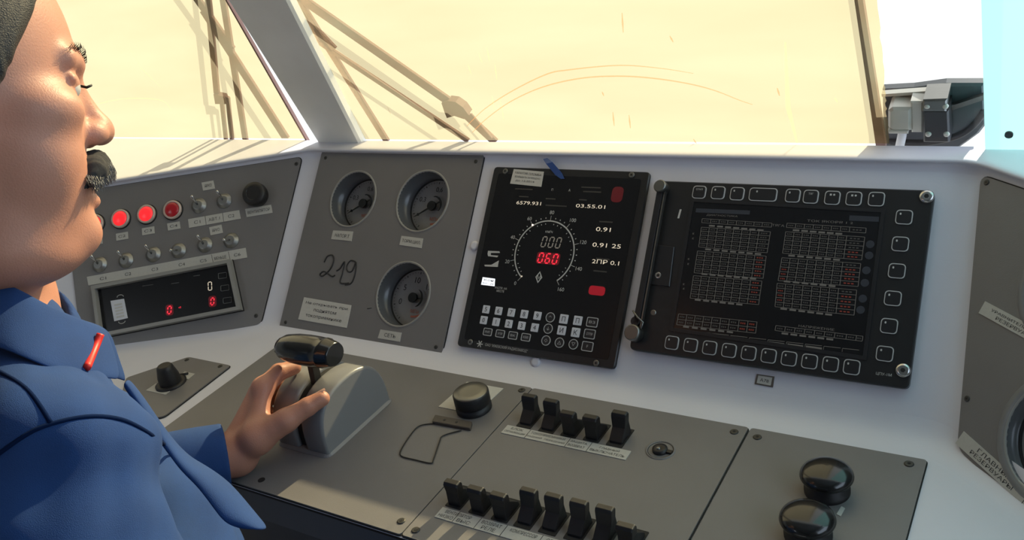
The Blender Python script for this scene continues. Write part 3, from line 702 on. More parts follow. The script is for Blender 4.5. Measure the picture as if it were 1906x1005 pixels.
for px, s_ in (((1050, 594), 'П'), ((1076, 597), 'П'), ((1046, 615), 'И'), ((1072, 619), 'К')): key(su, uv(*px), .0125, .0125, 'pale', s_, ZB)
for px, s_ in (((1103, 600), 'ВЗ'), ((1098, 622), 'ОТПР'), ((1094, 645), 'F')): key(su, uv(*px), .0165, .0128, 'line', s_, ZB)
# blue film strip stuck on the upper edge
bt = MB(); zt = .0012
p_ = [P(1012, 297, .006), P(1020, 295, .006), P(1030, 303, .010), P(1046, 322, TH + .001), P(1051, 333, TH + .001), P(1044, 333, TH + .001), P(1034, 326, TH + .001), P(1018, 306, .010)]
zz = [.0075, .0075, .012, TH + .001, TH + .001, TH + .001, TH + .001, .012]
bt.add([(x, y, z) for (x, y), z in zip(p_, zz)] + [(x, y, z + .0008) for (x, y), z in zip(p_, zz)], [(0, 1, 2, 7), (2, 3, 6, 7), (3, 4, 5, 6), (8, 9, 10, 15), (10, 11, 14, 15), (11, 12, 13, 14)] + [(i, (i + 1) % 8, 8 + (i + 1) % 8, 8 + i) for i in range(8)])
tag(bt.build('tape_strip', 'bluetape', plane=P), 'small blue tape strip hanging over the top edge of the black speed display', 'tape')
for px in ((884, 458), (998, 674)):
    c = P(*px); o = MB().lathe((*c, 0), [(.0075, 0), (.007, .0028), (.004, .0036)], 22).build('screw_cap', 'white')
    o.matrix_world = P.matrix(); o.parent = con; o.matrix_parent_inverse = Matrix.Translation(con.location).inverted()

# ---- monitor unit -----------------------------------------------------
T2 = 0.010
def uw(x, y, z=T2): return P(x, y, z)
m0, m1, m2, m3 = uw(1171, 650), uw(1691, 724), uw(1740, 354), uw(1226, 336)
mu = thing('monitor_unit', P, ((m0[0] + m1[0]) / 2, m0[1], 0), 'large black monitor framed by outlined square buttons showing grey tables', 'monitor')
MB().prism(rounded([m0, m1, m2, m3], .007), .0004, T2, bev=.0015).build('front_case', 'black', mu)
ZS = T2 + .0003
s4 = [uw(1254, 610), uw(1606, 662), uw(1640, 396), uw(1292, 376)]
MB().ring(inset(s4, -.0045), inset(s4, .0), T2 - .0006, T2 + .0012).build('screen_bezel', 'key', mu)
MB().prism(s4, T2 - .0004, ZS).build('screen', 'screen', mu)
ZT = ZS + .0002
def crop(x, y): return uw(1160 + x / 2.393, 320 + y / 2.393, ZT)
gm, gr, gb = MB(), MB(), MB()
def seg(mb, a, b, w=.00055):
    d = Vector((b[0] - a[0], b[1] - a[1])); d.normalize(); s_ = Vector((-d.y, d.x)) * w / 2
    mb.add([(a[0] + s_.x, a[1] + s_.y, ZT), (b[0] + s_.x, b[1] + s_.y, ZT), (b[0] - s_.x, b[1] - s_.y, ZT), (a[0] - s_.x, a[1] - s_.y, ZT)], [(0, 1, 2, 3)])
def table(tl, tr, br, bl, cols, rows, fill=True, red=()):
    tl, tr, br, bl = [crop(*p) for p in (tl, tr, br, bl)]
    def B(u, v): return lerp(lerp(tl, tr, u), lerp(bl, br, u), v)
    for r in range(rows + 1): seg(gm, B(0, r / rows), B(1, r / rows))
    for c in cols: seg(gm, B(c, 0), B(c, 1), .0007)
    for r in range(rows):
        for i in range(len(cols) - 1):
            c = B((cols[i] + cols[i + 1]) / 2, (r + .5) / rows); w = (cols[i + 1] - cols[i]) * .62 * (tr[0] - tl[0]); h = (tl[1] - bl[1]) / rows * .28
            tgt = gr if (i in red and rnd.random() < .85) else gd
            for k in range(3):
                x0 = c[0] - w / 2 + w * k / 3; tgt.add([(x0, c[1] - h / 2, ZT), (x0 + w * .22, c[1] - h / 2, ZT), (x0 + w * .22, c[1] + h / 2, ZT), (x0, c[1] + h / 2, ZT)], [(0, 1, 2, 3)])
gd = MB()
cl = [0, .12, .24, .36, .48, .60, .72, .84, 1]
cR = [0, .11, .22, .335, .45, .56, .67, .78, 1]
table((352, 208), (662, 228), (660, 246), (350, 226), [0, .13, .255, .38, .505, .63, .755, .87, 1], 1)
table((348, 246), (656, 266), (641, 360), (336, 334), cl, 5)
table((331, 352), (637, 375), (623, 474), (316, 449), cl, 5, red=(7,))
table((313, 462), (618, 486), (603, 591), (298, 562), cl, 5, red=(7,))
table((730, 228), (1082, 250), (1080, 272), (727, 247), [0, .115, .23, .345, .46, .575, .69, .80, 1], 1)
table((724, 266), (1076, 290), (1062, 392), (710, 362), cR, 5, red=(7,))
table((707, 382), (1058, 408), (1046, 510), (690, 484), cR, 5, red=(0, 7))
table((686, 496), (1040, 526), (1028, 638), (676, 600), cR, 5, red=(0, 7))
table((247, 632), (596, 668), (590, 718), (238, 680), [0, .11, .22, .33, .44, .55, .66, .78, .89, 1], 2, red=(7, 8))
table((680, 684), (1068, 732), (1064, 754), (676, 706), [0, .115, .23, .345, .46, .575, .69, .82, .93, 1], 1)
for (x0, y0, dx, dy, n) in ((395, 240, 36, 3.2, 7), (378, 345, 37, 3.4, 7), (362, 455, 36, 3.4, 7), (332, 570, 37, 4, 6), (770, 260, 38, 3, 6), (750, 373, 40, 3.6, 6), (730, 488, 40, 4, 6), (715, 610, 40, 5, 6), (280, 690, 39, 4.6, 6), (720, 720, 40, 5, 6)):
    for k in range(n):
        c = crop(x0 + dx * k, y0 + dy * k); gm.add([(c[0] - .0038, c[1] - .0011, ZT), (c[0] + .0038, c[1] - .0011, ZT), (c[0] + .0038, c[1] + .0011, ZT), (c[0] - .0038, c[1] + .0011, ZT)], [(0, 1, 2, 3)])
for k in range(10):
    a, b = crop(230 + 83 * k, 700 + 9.5 * k), crop(230 + 83 * k + 74, 700 + 9.5 * k + 8); seg(gm, a, b, .0006); seg(gm, a, (a[0], a[1] - .004), .0005)
for k in (3, 4, 5, 6, 7):
    c = crop(268 + 83 * k, 716 + 9.5 * k); gm.add([(c[0] - .009, c[1] - .0013, ZT), (c[0] + .009, c[1] - .0013, ZT), (c[0] + .009, c[1] + .0013, ZT), (c[0] - .009, c[1] + .0013, ZT)], [(0, 1, 2, 3)])
for s_, px, w in (('ТЯГА', (690, 238), .015), ('ДИАГНОСТИКА', (440, 195), .04), ('ТОК ЯКОРЯ 1 2', (920, 222), .052), ('НАПРЯЖЕНИЕ', (860, 694), .040)): gm.text(s_, crop(*px), .0028, ZT, w=w)
for px in ((313, 275), (311, 296), (292, 388), (290, 410), (270, 500), (270, 520)): gm.text('к', crop(*px), .0026, ZT)
for a, b, c_, d in (((325, 162), (565, 172), (563, 190), (322, 180)), ((1008, 193), (1140, 200), (1138, 222), (1006, 217))):
    gb.add([(*crop(*p), ZT) for p in (a, b, c_, d)], [(0, 1, 2, 3)])
for px in ((1100, 322), (1095, 372), (1083, 438), (1076, 494), (1067, 564), (1057, 614)):
    c = crop(*px); gb.add([(x, y, ZT) for x, y in circ(c[0], c[1], .0046, 20)], [tuple(range(20))])
gm.build('screen_tables', 'grid', mu, recalc=False); gr.build('screen_red_values', 'gridred', mu, recalc=False); gb.build('screen_fields', 'gridblue', mu, recalc=False)
M['griddim'] = mat('screen_values', (0.03, 0.03, 0.03), .5, emit=(.7, .66, .6), estr=.02)
gd.build('screen_values', 'griddim', mu, recalc=False)
def mkey(px, w=.0178, h=.0170, name='button', txt=''):
    c = uw(*px)
    o = MB().prism(rrect(c[0], c[1], w - .002, h - .002, .004), T2, T2 + .0018, bev=.0005).build(name, 'key', mu)
    MB().ring(rrect(c[0], c[1], w, h, .0048), rrect(c[0], c[1], w - .0024, h - .0024, .0042), T2 + .0001, T2 + .0012).build('outline', 'keyline', o)
    b = MB()
    if txt: b.text(txt, (c[0], c[1] + h * .2), .0024, T2 + .0021)
    else: b.prism(rrect(c[0] - w * .22, c[1] + h * .2, .0018, .0024, .0007, 3), T2 + .0019, T2 + .0021)
    b.build('marking', 'mark', o)
for px, s_ in (((1302, 358), 'ОТКЛ'), ((1337, 359), ''), ((1372.5, 361), ''), ((1476, 364.5), ''), ((1509.5, 366.5), 'ТЯГ'), ((1549.5, 368.5), '■ ●'), ((1589.5, 370), '■ ●'), ((1631.5, 371), '')): mkey(px, txt=s_)
mkey((1420.5, 362.5), w=.0345)
for k in range(10):
    t = k / 9; mkey((1251 + (1585.5 - 1251) * (t * .93 + t * t * .07), 638 + (683.5 - 638) * (t * .93 + t * t * .07)))
for px in ((1683, 404.5), (1676, 454.5), (1669.5, 504.5), (1662, 555.5), (1655, 607), (1647, 658.5)): mkey(px)
for px in ((1725, 366), (1681, 689.5)):
    c = uw(*px); o = MB().lathe((*c, T2), [(.0078, 0), (.0074, .002), (.0045, .0026)], 24, True, False, True).build('screw', 'chrome', mu); MB().cyl(c, .0026, T2 + .0026, T2 + .0028, 6).build('hex_recess', 'gap_black', o)
c = uw(1226, 513); o = MB().lathe((*c, T2), [(.0055, 0), (.005, .002), (.003, .0024)], 20).build('screw', 'chrome', mu); MB().cyl(c, .002, T2 + .0024, T2 + .0026, 6).build('hex_recess', 'gap_black', o)
c = uw(1216, 582); MB().lathe((*c, T2), [(.0038, 0), (.003, .001)], 16).build('rivet', 'steel', mu)
c = uw(1264, 398); MB().prism([(c[0] - .0012, c[1] - .006), (c[0] + .0012, c[1] - .006), (c[0] + .0024, c[1] + .006), (c[0], c[1] + .006)], T2, T2 + .0004).build('paint_chip', 'mark', mu)
hb = [uw(1212, 530), uw(1247, 534), uw(1256, 460), uw(1222, 456)]
MB().prism(hb, T2, T2 + .0022, bev=.0006).build('cover_plate', 'key', mu)
c = uw(1645, 697); MB().text('ЦПУ-1М', c, .0036, T2 + .0004, w=.016).build('maker_mark', 'mark', mu, recalc=False)
# hinge bar on the left with two knurled knobs
h1, h0 = P(1227, 347, .026), P(1178, 618, .026)
hg = MB(); hg.bar((*lerp(h0, h1, .06), .020), (*lerp(h0, h1, .98), .020), .0085, .004); hz = hg.build('hinge_bar', 'key', mu, bevel=.0008, label='slender dark hinge bar')
MB().bar((lerp(h0, h1, .04)[0] + .0065, lerp(h0, h1, .04)[1], .018), (lerp(h0, h1, .98)[0] + .0065, lerp(h0, h1, .98)[1], .018), .0018, .006).build('bar_edge', 'steel', hz)
def kn(px, r=.0095, z0=.010, h=.018):
    c = P(*px, z0 + h); m = MB(); prof = [(r * .8, 0), (r, .002), (r, h - .002), (r * .85, h)]
    m.lathe((*c, z0), prof, 20, True, True, True); o = m.build('hinge_knob', 'steel', mu, label='knurled steel knob'); return c
kn((1227, 345), .0085); kn((1175, 618), .0105)
c = P(1183, 598, .02); MB().cyl(c, .006, .010, .022, 16).build('hinge_pin', 'key', mu)
MB().tube([(*P(1178, 578, .022), .022), (*P(1186, 590, .024), .024), (*P(1197, 600, .02), .02), (*P(1193, 612, .022), .022)], .0012, 6).build('retaining_spring', 'steel', mu)
# plaque A78
strip_o = thing('designation_plate', P, (*P(1422, 708), 0), 'small grey plate lettered A78 under the large monitor', 'plate')
strip(strip_o, P, q4(P, (1405, 715), (1439, 721), (1442, 701), (1409, 696)), [], 'plate_border', 'steel', 0.0002)
strip(strip_o, P, q4(P, (1409, 713), (1435, 718), (1438, 703), (1412, 699)), [(.5, .5, .42, .62, 'А78')], 'plate_face', 'label', .0011, .0003)

# ---- left wing switch panel ----------------------------------------
Q = LW
lpn = [Q(152, 600), Q(158, 655), Q(486, 603), Q(563, 293), Q(190, 347)]
bl = Q(156, 664); tl_ = Q(120, 362)
pts = [bl, Q(486, 604), Q(563, 293), tl_]
lsp = thing('switch_panel', Q, ((bl[0] + pts[1][0]) / 2, bl[1], 0), 'grey panel on the left wing with red lamps, toggle switches and small readout', 'control panel')
# hole for the digital readout
ro = [Q(197, 622), Q(447, 573), Q(430, 493), Q(186, 540)]
plate(lsp, Q, pts, [], r=.010)
screw(lsp, [Q(553, 306), Q(478, 588)], .0032)
def lamp(px, on):
    c = Q(*px, .006); m = MB().lathe((*c, 0), [(.0165, PT), (.0168, .008), (.0142, .0095), (.0130, .008)], 32, True, False, False); o = m.build('indicator_lamp', 'lampring', lsp, label='lit red lamp' if on else 'dimly lit red lamp')
    MB().lathe((*c, 0), [(.0132, .0075), (.0120, .0095), (.008, .0112), (.0001, .0120)], 32, True, False, False).build('lens', 'redon' if on else 'redoff', o)
    MB().lathe((*c, 0), [(.0185, PT), (.0185, .0040), (.016, .0045)], 32).build('collar', 'gap_black', o)
for px, on in (((176, 416), True), ((224, 407), True), ((272.5, 398.5), True), ((321, 390.5), False)): lamp(px, on)
def toggle(px, up=True):
    c = Q(*px, .006); o = MB().lathe((*c, 0), [(.0138, PT), (.0134, .0045), (.0105, .0055), (.0098, .0085), (.0072, .0095)], 26).build('toggle_switch', 'nutm', lsp)
    MB().lathe((*c, 0), [(.0092, .0054), (.0092, .0076), (.0068, .0078), (.0066, .0056)], 6, False, False, False).build('hex_nut', 'steel', o)
    d = Vector((-.0022, .0105 if up else -.0035, .014 if up else .0165)); p = Vector((*c, .008))
    MB().tube([p, p + d * .6, p + d * 1.1, p + d * 1.2], [.0016, .0022, .0028, .0016], 12).build('lever', 'chrome', o)
for px, up in (((369, 382), True), ((416, 373), True), ((184, 492), True), ((233, 484), True), ((284, 473), True), ((331, 466), False), ((380, 455), True), ((429, 447), False)): toggle(px, up)
c = Q(477, 363, .01); rk = MB().lathe((*c, 0), [(.019, PT), (.020, .006), (.021, .012), (.0205, .020), (.018, .023), (.012, .024)], 40).build('push_knob', 'rubber', lsp)
MB().lathe((*c, 0), [(.012, .0242), (.0112, .0236), (.004, .0232)], 32).build('knob_centre', 'blackgloss', rk)
def ql(*p): return q4(Q, *p)
for (pp, tx) in ((((219, 449), (241, 445), (240, 432), (218, 436)), 'С2'), (((267, 439), (290, 435), (289, 422), (266, 426)), 'С3'), (((315, 430), (338, 426), (336, 413), (313, 417)), 'С4'), (((380, 356), (402, 352), (399, 337), (377, 341)), 'ЯРКО'), (((394, 439), (417, 434), (414, 419), (391, 424)), 'ЯРКО'), (((176, 457), (193, 454), (192, 441), (175, 444)), 'С1')):
    strip(lsp, Q, ql(*pp), [(.5, .5, .38, .6, tx)], 'switch_label')
strip(lsp, Q, ql((354, 425), (450, 408), (447, 392), (352, 409)), [(.17, .5, .36, .12, 'С1'), (.5, .5, .36, .22, 'АВТ.1'), (.83, .5, .36, .12, 'С2')], 'label_strip', splits=(.33, .67))
strip(lsp, Q, ql((461, 405), (509, 397), (506, 382), (458, 390)), [(.5, .5, .36, .86, 'ВЕНТИЛЯТОР')], 'switch_label')
strip(lsp, Q, ql((167, 532), (462, 480), (459, 462), (164, 516)), [(.10, .5, .34, .04, 'С1'), (.26, .5, .34, .04, 'С2'), (.43, .5, .34, .04, 'С3'), (.60, .5, .34, .04, 'С4'), (.735, .5, .34, .04, 'С5'), (.84, .5, .36, .075, 'МЕНЬШЕ'), (.945, .5, .34, .04, 'С6')], 'label_strip', splits=(.79, .895))
# readout
ru = MB(); rp = ro
ru.ring(inset(rp, -.006), rp, PT, .016); rr_ = ru.build('readout_frame', 'rim', lsp, label='bevelled grey frame')
MB().ring(inset(rp, -.0075), inset(rp, -.006), PT, .004).build('gap_black', 'gap_black', rr_)
ZR = PT + .003
MB().prism(rp, PT - .0005, ZR).build('dark_window', 'screen', rr_)
def qz(x, y): return Q(x, y, ZR)
rd = MB(); wd_ = MB(); mk = MB(); ky = MB()
seg7(rd, '0', qz(315.5, 577), .0062, .0125, .0022, ZR + .0004); seg7(rd, '0', qz(395.5, 561), .0055, .0115, .0022, ZR + .0004); rd.text('кВ', qz(335, 572), .003, ZR + .0004)
rd.build('red_digits', 'redled', rr_, recalc=False)
bk = MB()
for p in ((315.5, 577), (395.5, 561)): c = qz(*p); bk.prism(rrect(c[0], c[1], .014, .019, .005), ZR, ZR + .0002)
bk.build('red_digit_backing', 'redback', rr_)
seg7(wd_, '0', qz(391, 532.5), .0062, .0140, .0013, ZR + .0004, 0.0); wd_.build('pale_digit', 'vfd', rr_, recalc=False)
c0_, c1_, c2_, c3_ = qz(213, 598), qz(238, 592), qz(231, 556), qz(206, 560)
st = MB().prism([c0_, c1_, c2_, c3_], ZR, ZR + .0006).build('barcode_sticker', 'keywhite', rr_)
lb = MB()
for k in range(5):
    t = .16 + k * .15; a, b = lerp(lerp(c0_, c3_, t), lerp(c1_, c2_, t), .22), lerp(lerp(c0_, c3_, t), lerp(c1_, c2_, t), .8); lb.bar((*a, ZR + .0008), (*b, ZR + .0008), .003, .0002)
lb.build('sticker_lines', 'mark', st)
ck = MB()
for p, a_ in (((224, 553), 1), ((227, 598), -1)):
    c = qz(*p); ck.tube([(c[0] + .006 * math.cos(t), c[1] + .004 * a_ * math.sin(t), ZR + .0004) for t in np.linspace(0, PI, 9)], .0006, 5)
ck.build('ring_marking', 'mark', rr_)
for p in ((414.5, 513), (419, 536), (423.5, 559)):
    c = qz(*p); rot = math.radians(0); MB().ring(rrect(c[0], c[1], .0155, .0100, .002), rrect(c[0], c[1], .0142, .0087, .0016), ZR, ZR + .0012).build('readout_key', M['keydim'] if 'keydim' in M else mat('dim_outline', (.16, .16, .155), .5), rr_)
for p, w in (((275, 531), .02), ((326, 527), .014), ((366, 513), .012), ((371, 585), .02), ((285, 602), .008)):
    c = qz(*p); mk.box(c[0] - w / 2, c[1] - .0006, ZR, c[0] + w / 2, c[1] + .0006, ZR + .0002)
mk.build('dim_captions', mat('faint_print2', (.09, .09, .088), .5), rr_)

# ---- right wing gauge panel ---------------------------------------
R = RW
rgp = [R(1783, 833), R(1906, 950), None, None]
ru_ = 0.30
a_, b_ = R(1785, 836), R(1902, 944)
slopeb = (b_[1] - a_[1]) / (b_[0] - a_[0])
tla = R(1829, 327); tlb = R(1906, 353); sl2 = (tlb[1] - tla[1]) / (tlb[0] - tla[0])
pr = [a_, (ru_, a_[1] + slopeb * (ru_ - a_[0])), (ru_, tla[1] + sl2 * (ru_ - tla[0])), tla]
rpn = thing('gauge_panel', R, (.2, a_[1], 0), 'grey panel on the right wing with two big manometers cut by the frame', 'instrument panel')
rg1, rg2 = R(1962, 798), R(1966, 540)
r1_ = abs(R(1852, 790)[0] - rg1[0])
G1 = (R(1852, 790)[0] + .0695, R(1852, 790)[1] + .024); G2 = (R(1893, 518)[0] + .0715, R(1893, 518)[1] + .018)
plate(rpn, R, pr, [circ(*G1, .057, 48), circ(*G2, .057, 48)], r=.012)
screw(rpn, [R(1840, 341), R(1804, 743)], .0032)
gauge(rpn, G1, .057, [('0', .0), ('0,4', .25), ('0,8', .5), ('1,2', .75), ('1,6', 1)], 225, -45, 200, .6, -80, D=.014)
gauge(rpn, G2, .057, [('0', .0), ('0,4', .25), ('0,8', .5), ('1,2', .75), ('1,6', 1)], 225, -45, 200, .6, -80, D=.014)
for c in (G1, G2):
    MB().lathe(c, [(.0575, PT), (.0600, .0050), (.0650, .0050), (.0675, PT)], 56, True, False, False).build('gauge_ring', 'housing', rpn, recalc=False)
def along(p0, p1, p2, ext_u):
    """label strip through p0->p1 (lower edge) with height to p2, run on to u=ext_u"""
    d = Vector((p1[0] - p0[0], p1[1] - p0[1])).normalized(); k = (ext_u - p0[0]) / d.x; e = Vector(p0) + d * k; h = Vector((p2[0] - p0[0], p2[1] - p0[1])); h = h - d * h.dot(d)
    return [tuple(p0), tuple(e), tuple(e + h), tuple(Vector(p0) + h)]
s1 = along(R(1826, 584), R(1906, 628), R(1836, 561), R(1826, 584)[0] + .085)
strip(rpn, R, s1, [(.5, .70, .26, .72, 'УРАВНИТЕЛЬНЫЙ'), (.5, .30, .26, .5, 'РЕЗЕРВУАР')], 'gauge_label')
s2 = along(R(1783, 826), R(1906, 938), R(1801, 806), R(1783, 826)[0] + .19)
strip(rpn, R, s2, [(.25, .70, .28, .24, 'ГЛАВНЫЕ'), (.25, .30, .28, .30, 'РЕЗЕРВУАРЫ'), (.75, .70, .28, .26, 'ТОРМОЗНЫЕ'), (.75, .30, .28, .24, 'ЦИЛИНДРЫ')], 'gauge_label', splits=(.48,))

# ================================================================== desk
D = DESK
YF, YB = -0.3235, -0.035
def dpanel(x0, x1, name, label, y0=YF, y1=YB, scr=()):
    t = thing(name, D, ((x0 + x1) / 2, y0, 0), label, 'control panel')
    plate(t, D, [(x0, y0), (x1, y0), (x1, y1), (x0, y1)], [], r=.004, gap=.0012)
    return t
cpn = dpanel(-0.575, -0.1075, 'controller_panel', 'large bare grey desk panel carrying the drive controller and a round knob')
screw(cpn, [D(972, 730), D(748, 974)], .0048); 
c = D(488, 897); MB().cyl(c, .0045, PT, PT + .0004).build('screw_hole', 'gap_black', cpn)
# controller
ct = thing('drive_controller', D, (-.334, -.18, PT), 'drive controller with grey arched housing and black barrel-shaped handle', 'controller')
yc, ry, rz = -.180, .064, .079
def hump(x0, x1, yc, ry, rz, e=.62, n=26, fil=.004):
    """arched block standing on the desk, its edges rounded"""
    prof = []
    for k in range(n + 1):
        t = PI * k / n; cx_, sz = math.cos(t), math.sin(t)
        prof.append((yc - ry * math.copysign(abs(cx_) ** (.85), cx_), PT + rz * max(0.0, sz) ** e))
    cen = (yc, PT); vs = []; cols = [(x0, 0.0), ]
    xs = [(x0, fil), (x0 + fil * .3, fil * .3), (x0 + fil, 0), (x1 - fil, 0), (x1 - fil * .3, fil * .3), (x1, fil)]
    for x, ins_ in xs:
        for (y, z) in prof:
            k = 1 - ins_ / max(ry, rz); vs.append((x, yc + (y - yc) * k, PT + (z - PT) * k))
    m = n + 1; fs = []
    for j in range(len(xs) - 1):
        for k in range(n): fs.append((j * m + k, j * m + k + 1, (j + 1) * m + k + 1, (j + 1) * m + k))
    return vs, fs, m, len(xs)
hm = MB()
for (x0, x1) in ((-.372, -.3345), (-.3215, -.2845)):
    vs, fs, m, nx = hump(x0, x1, yc, ry, rz)
    hm.add(vs, fs, True); b = len(hm.v) - len(vs)
    hm.f.append(tuple(b + k for k in range(m))); hm.sm.append(False); hm.f.append(tuple(b + (nx - 1) * m + k for k in range(m))); hm.sm.append(False)
# soft skirt where the right cheek meets the panel
hs_ = hm.build('housing', 'housing', ct, weld=True)
vs, fs, m, nx = hump(-.335, -.321, yc, ry - .006, rz - .006, fil=.0001)
MB().add(vs, fs, True).build('slot', 'gap_black', ct)
sk_ = MB(); n = 24; pts = []
for k in range(n + 1):
    t = PI * k / n; pts.append((yc - (ry + .004) * math.cos(t)))
sk_.prism(rounded([(-.375, yc - ry - .004), (-.2815, yc - ry - .004), (-.2815, yc + ry + .004), (-.375, yc + ry + .004)], .012), PT, PT + .0035, bev=.003).build('base_flange', 'housing', ct)
# lever and handle
ha = Vector((*D(522, 644, .128), .128)); hb_ = Vector((*D(624, 660, .128), .128))
ax = (hb_ - ha); LN = ax.length; ax.normalize()
prof = [(0, .010), (.03, .0135), (.12, .0175), (.3, .0200), (.5, .0208), (.7, .0205), (.80, .0198), (.81, .0203), (.83, .0203), (.86, .0190), (.97, .0165), (1, .0150)]
up_ = Vector((0, 0, 1)); up_ = (up_ - ax * up_.dot(ax)).normalized(); sd2 = ax.cross(up_)
hd = MB(); sgm = 20; vs = []
for t, r in prof:
    for k in range(sgm):
        a = 2 * PI * k / sgm; vs.append(ha + ax * LN * t + up_ * (r * math.sin(a) * .90) + sd2 * (r * math.cos(a) * 1.05))
hd.add(vs, [(j * sgm + k, j * sgm + (k + 1) % sgm, (j + 1) * sgm + (k + 1) % sgm, (j + 1) * sgm + k) for j in range(len(prof) - 1) for k in range(sgm)], True)
hd.f += [tuple(range(sgm))[::-1], tuple((len(prof) - 1) * sgm + k for k in range(sgm))]; hd.sm += [False, False]
hcen = (ha + hb_) / 2
lvr = MB(); lvr.bar((-.328, yc - .012, .07), (hcen.x + .004, hcen.y, hcen.z - .005), .009, .012, (0, 1, 0)); lo = lvr.build('lever', 'rubber', ct, bevel=.001)
ho = hd.build('handle', 'blackgloss', ct, label='glossy black barrel handle')
MB().tube([(-.326, yc - .014, .080), (-.322, yc - .017, .100), (hcen.x + .018, hcen.y - .006, hcen.z - .014)], .0022, 8).build('trigger', 'rubber', ct)

# round knob over a paper card
A_, B_, C_ = D(817, 761), D(886, 775), D(938, 727)
Dd = (A_[0] + C_[0] - B_[0], A_[1] + C_[1] - B_[1])
tag(MB().prism([A_, B_, C_, Dd], PT, PT + .0007).build('paper_card', 'paper', plane=D), 'white paper card lying under the round black desk knob', 'card')
kc = D(882, 757, .006)
kt = thing('rotary_knob', D, (*kc, PT + .0007), 'short round black knob with brushed top on a white card', 'knob')
kz = PT + .0007
MB().lathe((*kc, kz), [(.0235, 0), (.0235, .006), (.0200, .0075), (.0195, .0095)], 40).build('collar', 'rubber', kt)
MB().lathe((*kc, kz), [(.0220, .0085), (.0235, .011), (.0235, .0245), (.0225, .026)], 48).build('grip', 'rubber', kt)
MB().lathe((*kc, kz), [(.0222, .0259), (.0212, .0270), (.012, .0265), (.0001, .0265)], 40).build('top_disc', 'steel', kt)

# token bar with its wire loop
tb_ = [D(*p) for p in ((806, 793), (877, 806), (881, 793), (812, 780))]
tk = thing('tag_with_wire', D, (*lerp(tb_[0], tb_[2], .5), PT), 'small dark wooden tag with thin bent wire loop lying on the desk', 'tag')
MB().prism(rounded(tb_, .002), PT, PT + .0045, bev=.0008).build('tag_bar', 'tag', tk)
for t in (.3, .62):
    c = lerp(lerp(tb_[0], tb_[3], .5), lerp(tb_[1], tb_[2], .5), t); MB().cyl(c, .0018, PT + .0045, PT + .005, 14).build('rivet', 'graphite', tk)
wpth = [(812, 793), (783, 797), (767, 812), (748, 842), (749, 854), (775, 861), (803, 867), (808, 860), (819, 828), (826, 816), (860, 806)]
MB().tube([(*D(*p), PT + .0012) for p in spline(wpth, 5)], .0008, 6).build('wire_loop', 'wire', tk)

# rocker panel
rpnl = dpanel(-0.1060, 0.1815, 'switch_panel', 'grey desk panel with two rows of black rocker switches and a key lock')
screw(rpnl, [D(775, 991), D(1367, 808)], .0048)
def rocker(px, py, fwd):
    c = D(px, py); w, l = .0208, .036; K = 1.10
    o = MB().prism(rrect(c[0], c[1], w, l, .001, 2), PT, PT + .0007).build('rocker_switch', 'gap_black', rpnl)
    # solid paddle swept up from the slot
    s = -1 if fwd else 1
    prof = [(-.0115, 0.0), (-.0040 * 1, .0105), (.0005, .0230), (.0030, .0262), (.0090, .0262), (.0110, .0225), (.0105, .0150), (.0125, .0)]
    if fwd: pr_ = [(-.0135, .0), (-.0125, .016), (-.0130, .0245), (-.0110, .0272), (-.0050, .0275), (-.0030, .0245), (-.0020, .0150), (.0120, .0035), (.0125, .0)]
    else: pr_ = [(-.0120, .0), (-.0115, .0030), (-.0005, .0130), (.0020, .0255), (.0035, .0285), (.0090, .0290), (.0115, .0262), (.0110, .016), (.0130, .0)]
    hw_ = w * .40; n = len(pr_); vs = []
    for x in (-hw_, -hw_ + .0012, hw_ - .0012, hw_):
        e_ = .0009 if abs(x) == hw_ else 0
        x = x
        my = sum(p[0] for p in pr_) / n; mz = sum(p[1] for p in pr_) / n
        for (y, z) in pr_:
            yy = y + (my - y) * (e_ / .012); zz = z + (mz - z) * (e_ / .012) if z > 0 else z
            flare = 1.14 if z > .0225 else 1.0
            vs.append((c[0] + x * flare, c[1] + yy * K, PT + zz * K))
    fs = [tuple(range(n)), tuple(range(3 * n, 4 * n))[::-1]] + [(j * n + k, j * n + (k + 1) % n, (j + 1) * n + (k + 1) % n, (j + 1) * n + k) for j in range(3) for k in range(n)]
    MB().add(vs, fs).build('paddle', 'rubber', o, bevel=.0006)
rA = [(988, 784, 0), (1028, 794, 0), (1070, 801, 1), (1112, 809, 1), (1155, 818, 0)]
rB = [(860, 930, 1), (903, 942, 1), (945, 954, 1), (987, 966, 0), (1033, 977, 0), (1080, 989, 0), (1128, 1001, 0), (1178, 1013, 1)]
for px, py, f in rA + rB: rocker(px, py, f)
def d4(*p): return [D(*q) for q in p]
def fitstrip(parent, p0, p1, hgt, texts, splits=()):
    a, b = D(*p0), D(*p1); y = (a[1] + b[1]) / 2
    return strip(parent, D, [(a[0], y), (b[0], y), (b[0], y + hgt), (a[0], y + hgt)], texts, 'label_strip', splits=splits)
fitstrip(rpnl, (934, 809), (1164, 862), .0165, [(.10, .72, .26, .10, 'БЛОК'), (.10, .30, .26, .17, 'СИГНАЛИЗАЦИИ'), (.36, .72, .26, .28, 'ТОКОПРИЕМНИКИ'), (.36, .30, .26, .31, 'ЗАДНИЙ  ПЕРЕДНИЙ'), (.61, .72, .26, .13, 'ЗАЩИТА'), (.61, .30, .26, .13, 'ВОЗВРАТ'), (.85, .72, .26, .15, 'ГЛАВНЫЙ'), (.85, .30, .26, .26, 'ВЫКЛЮЧАТЕЛЬ')], splits=(.20, .53, .70))
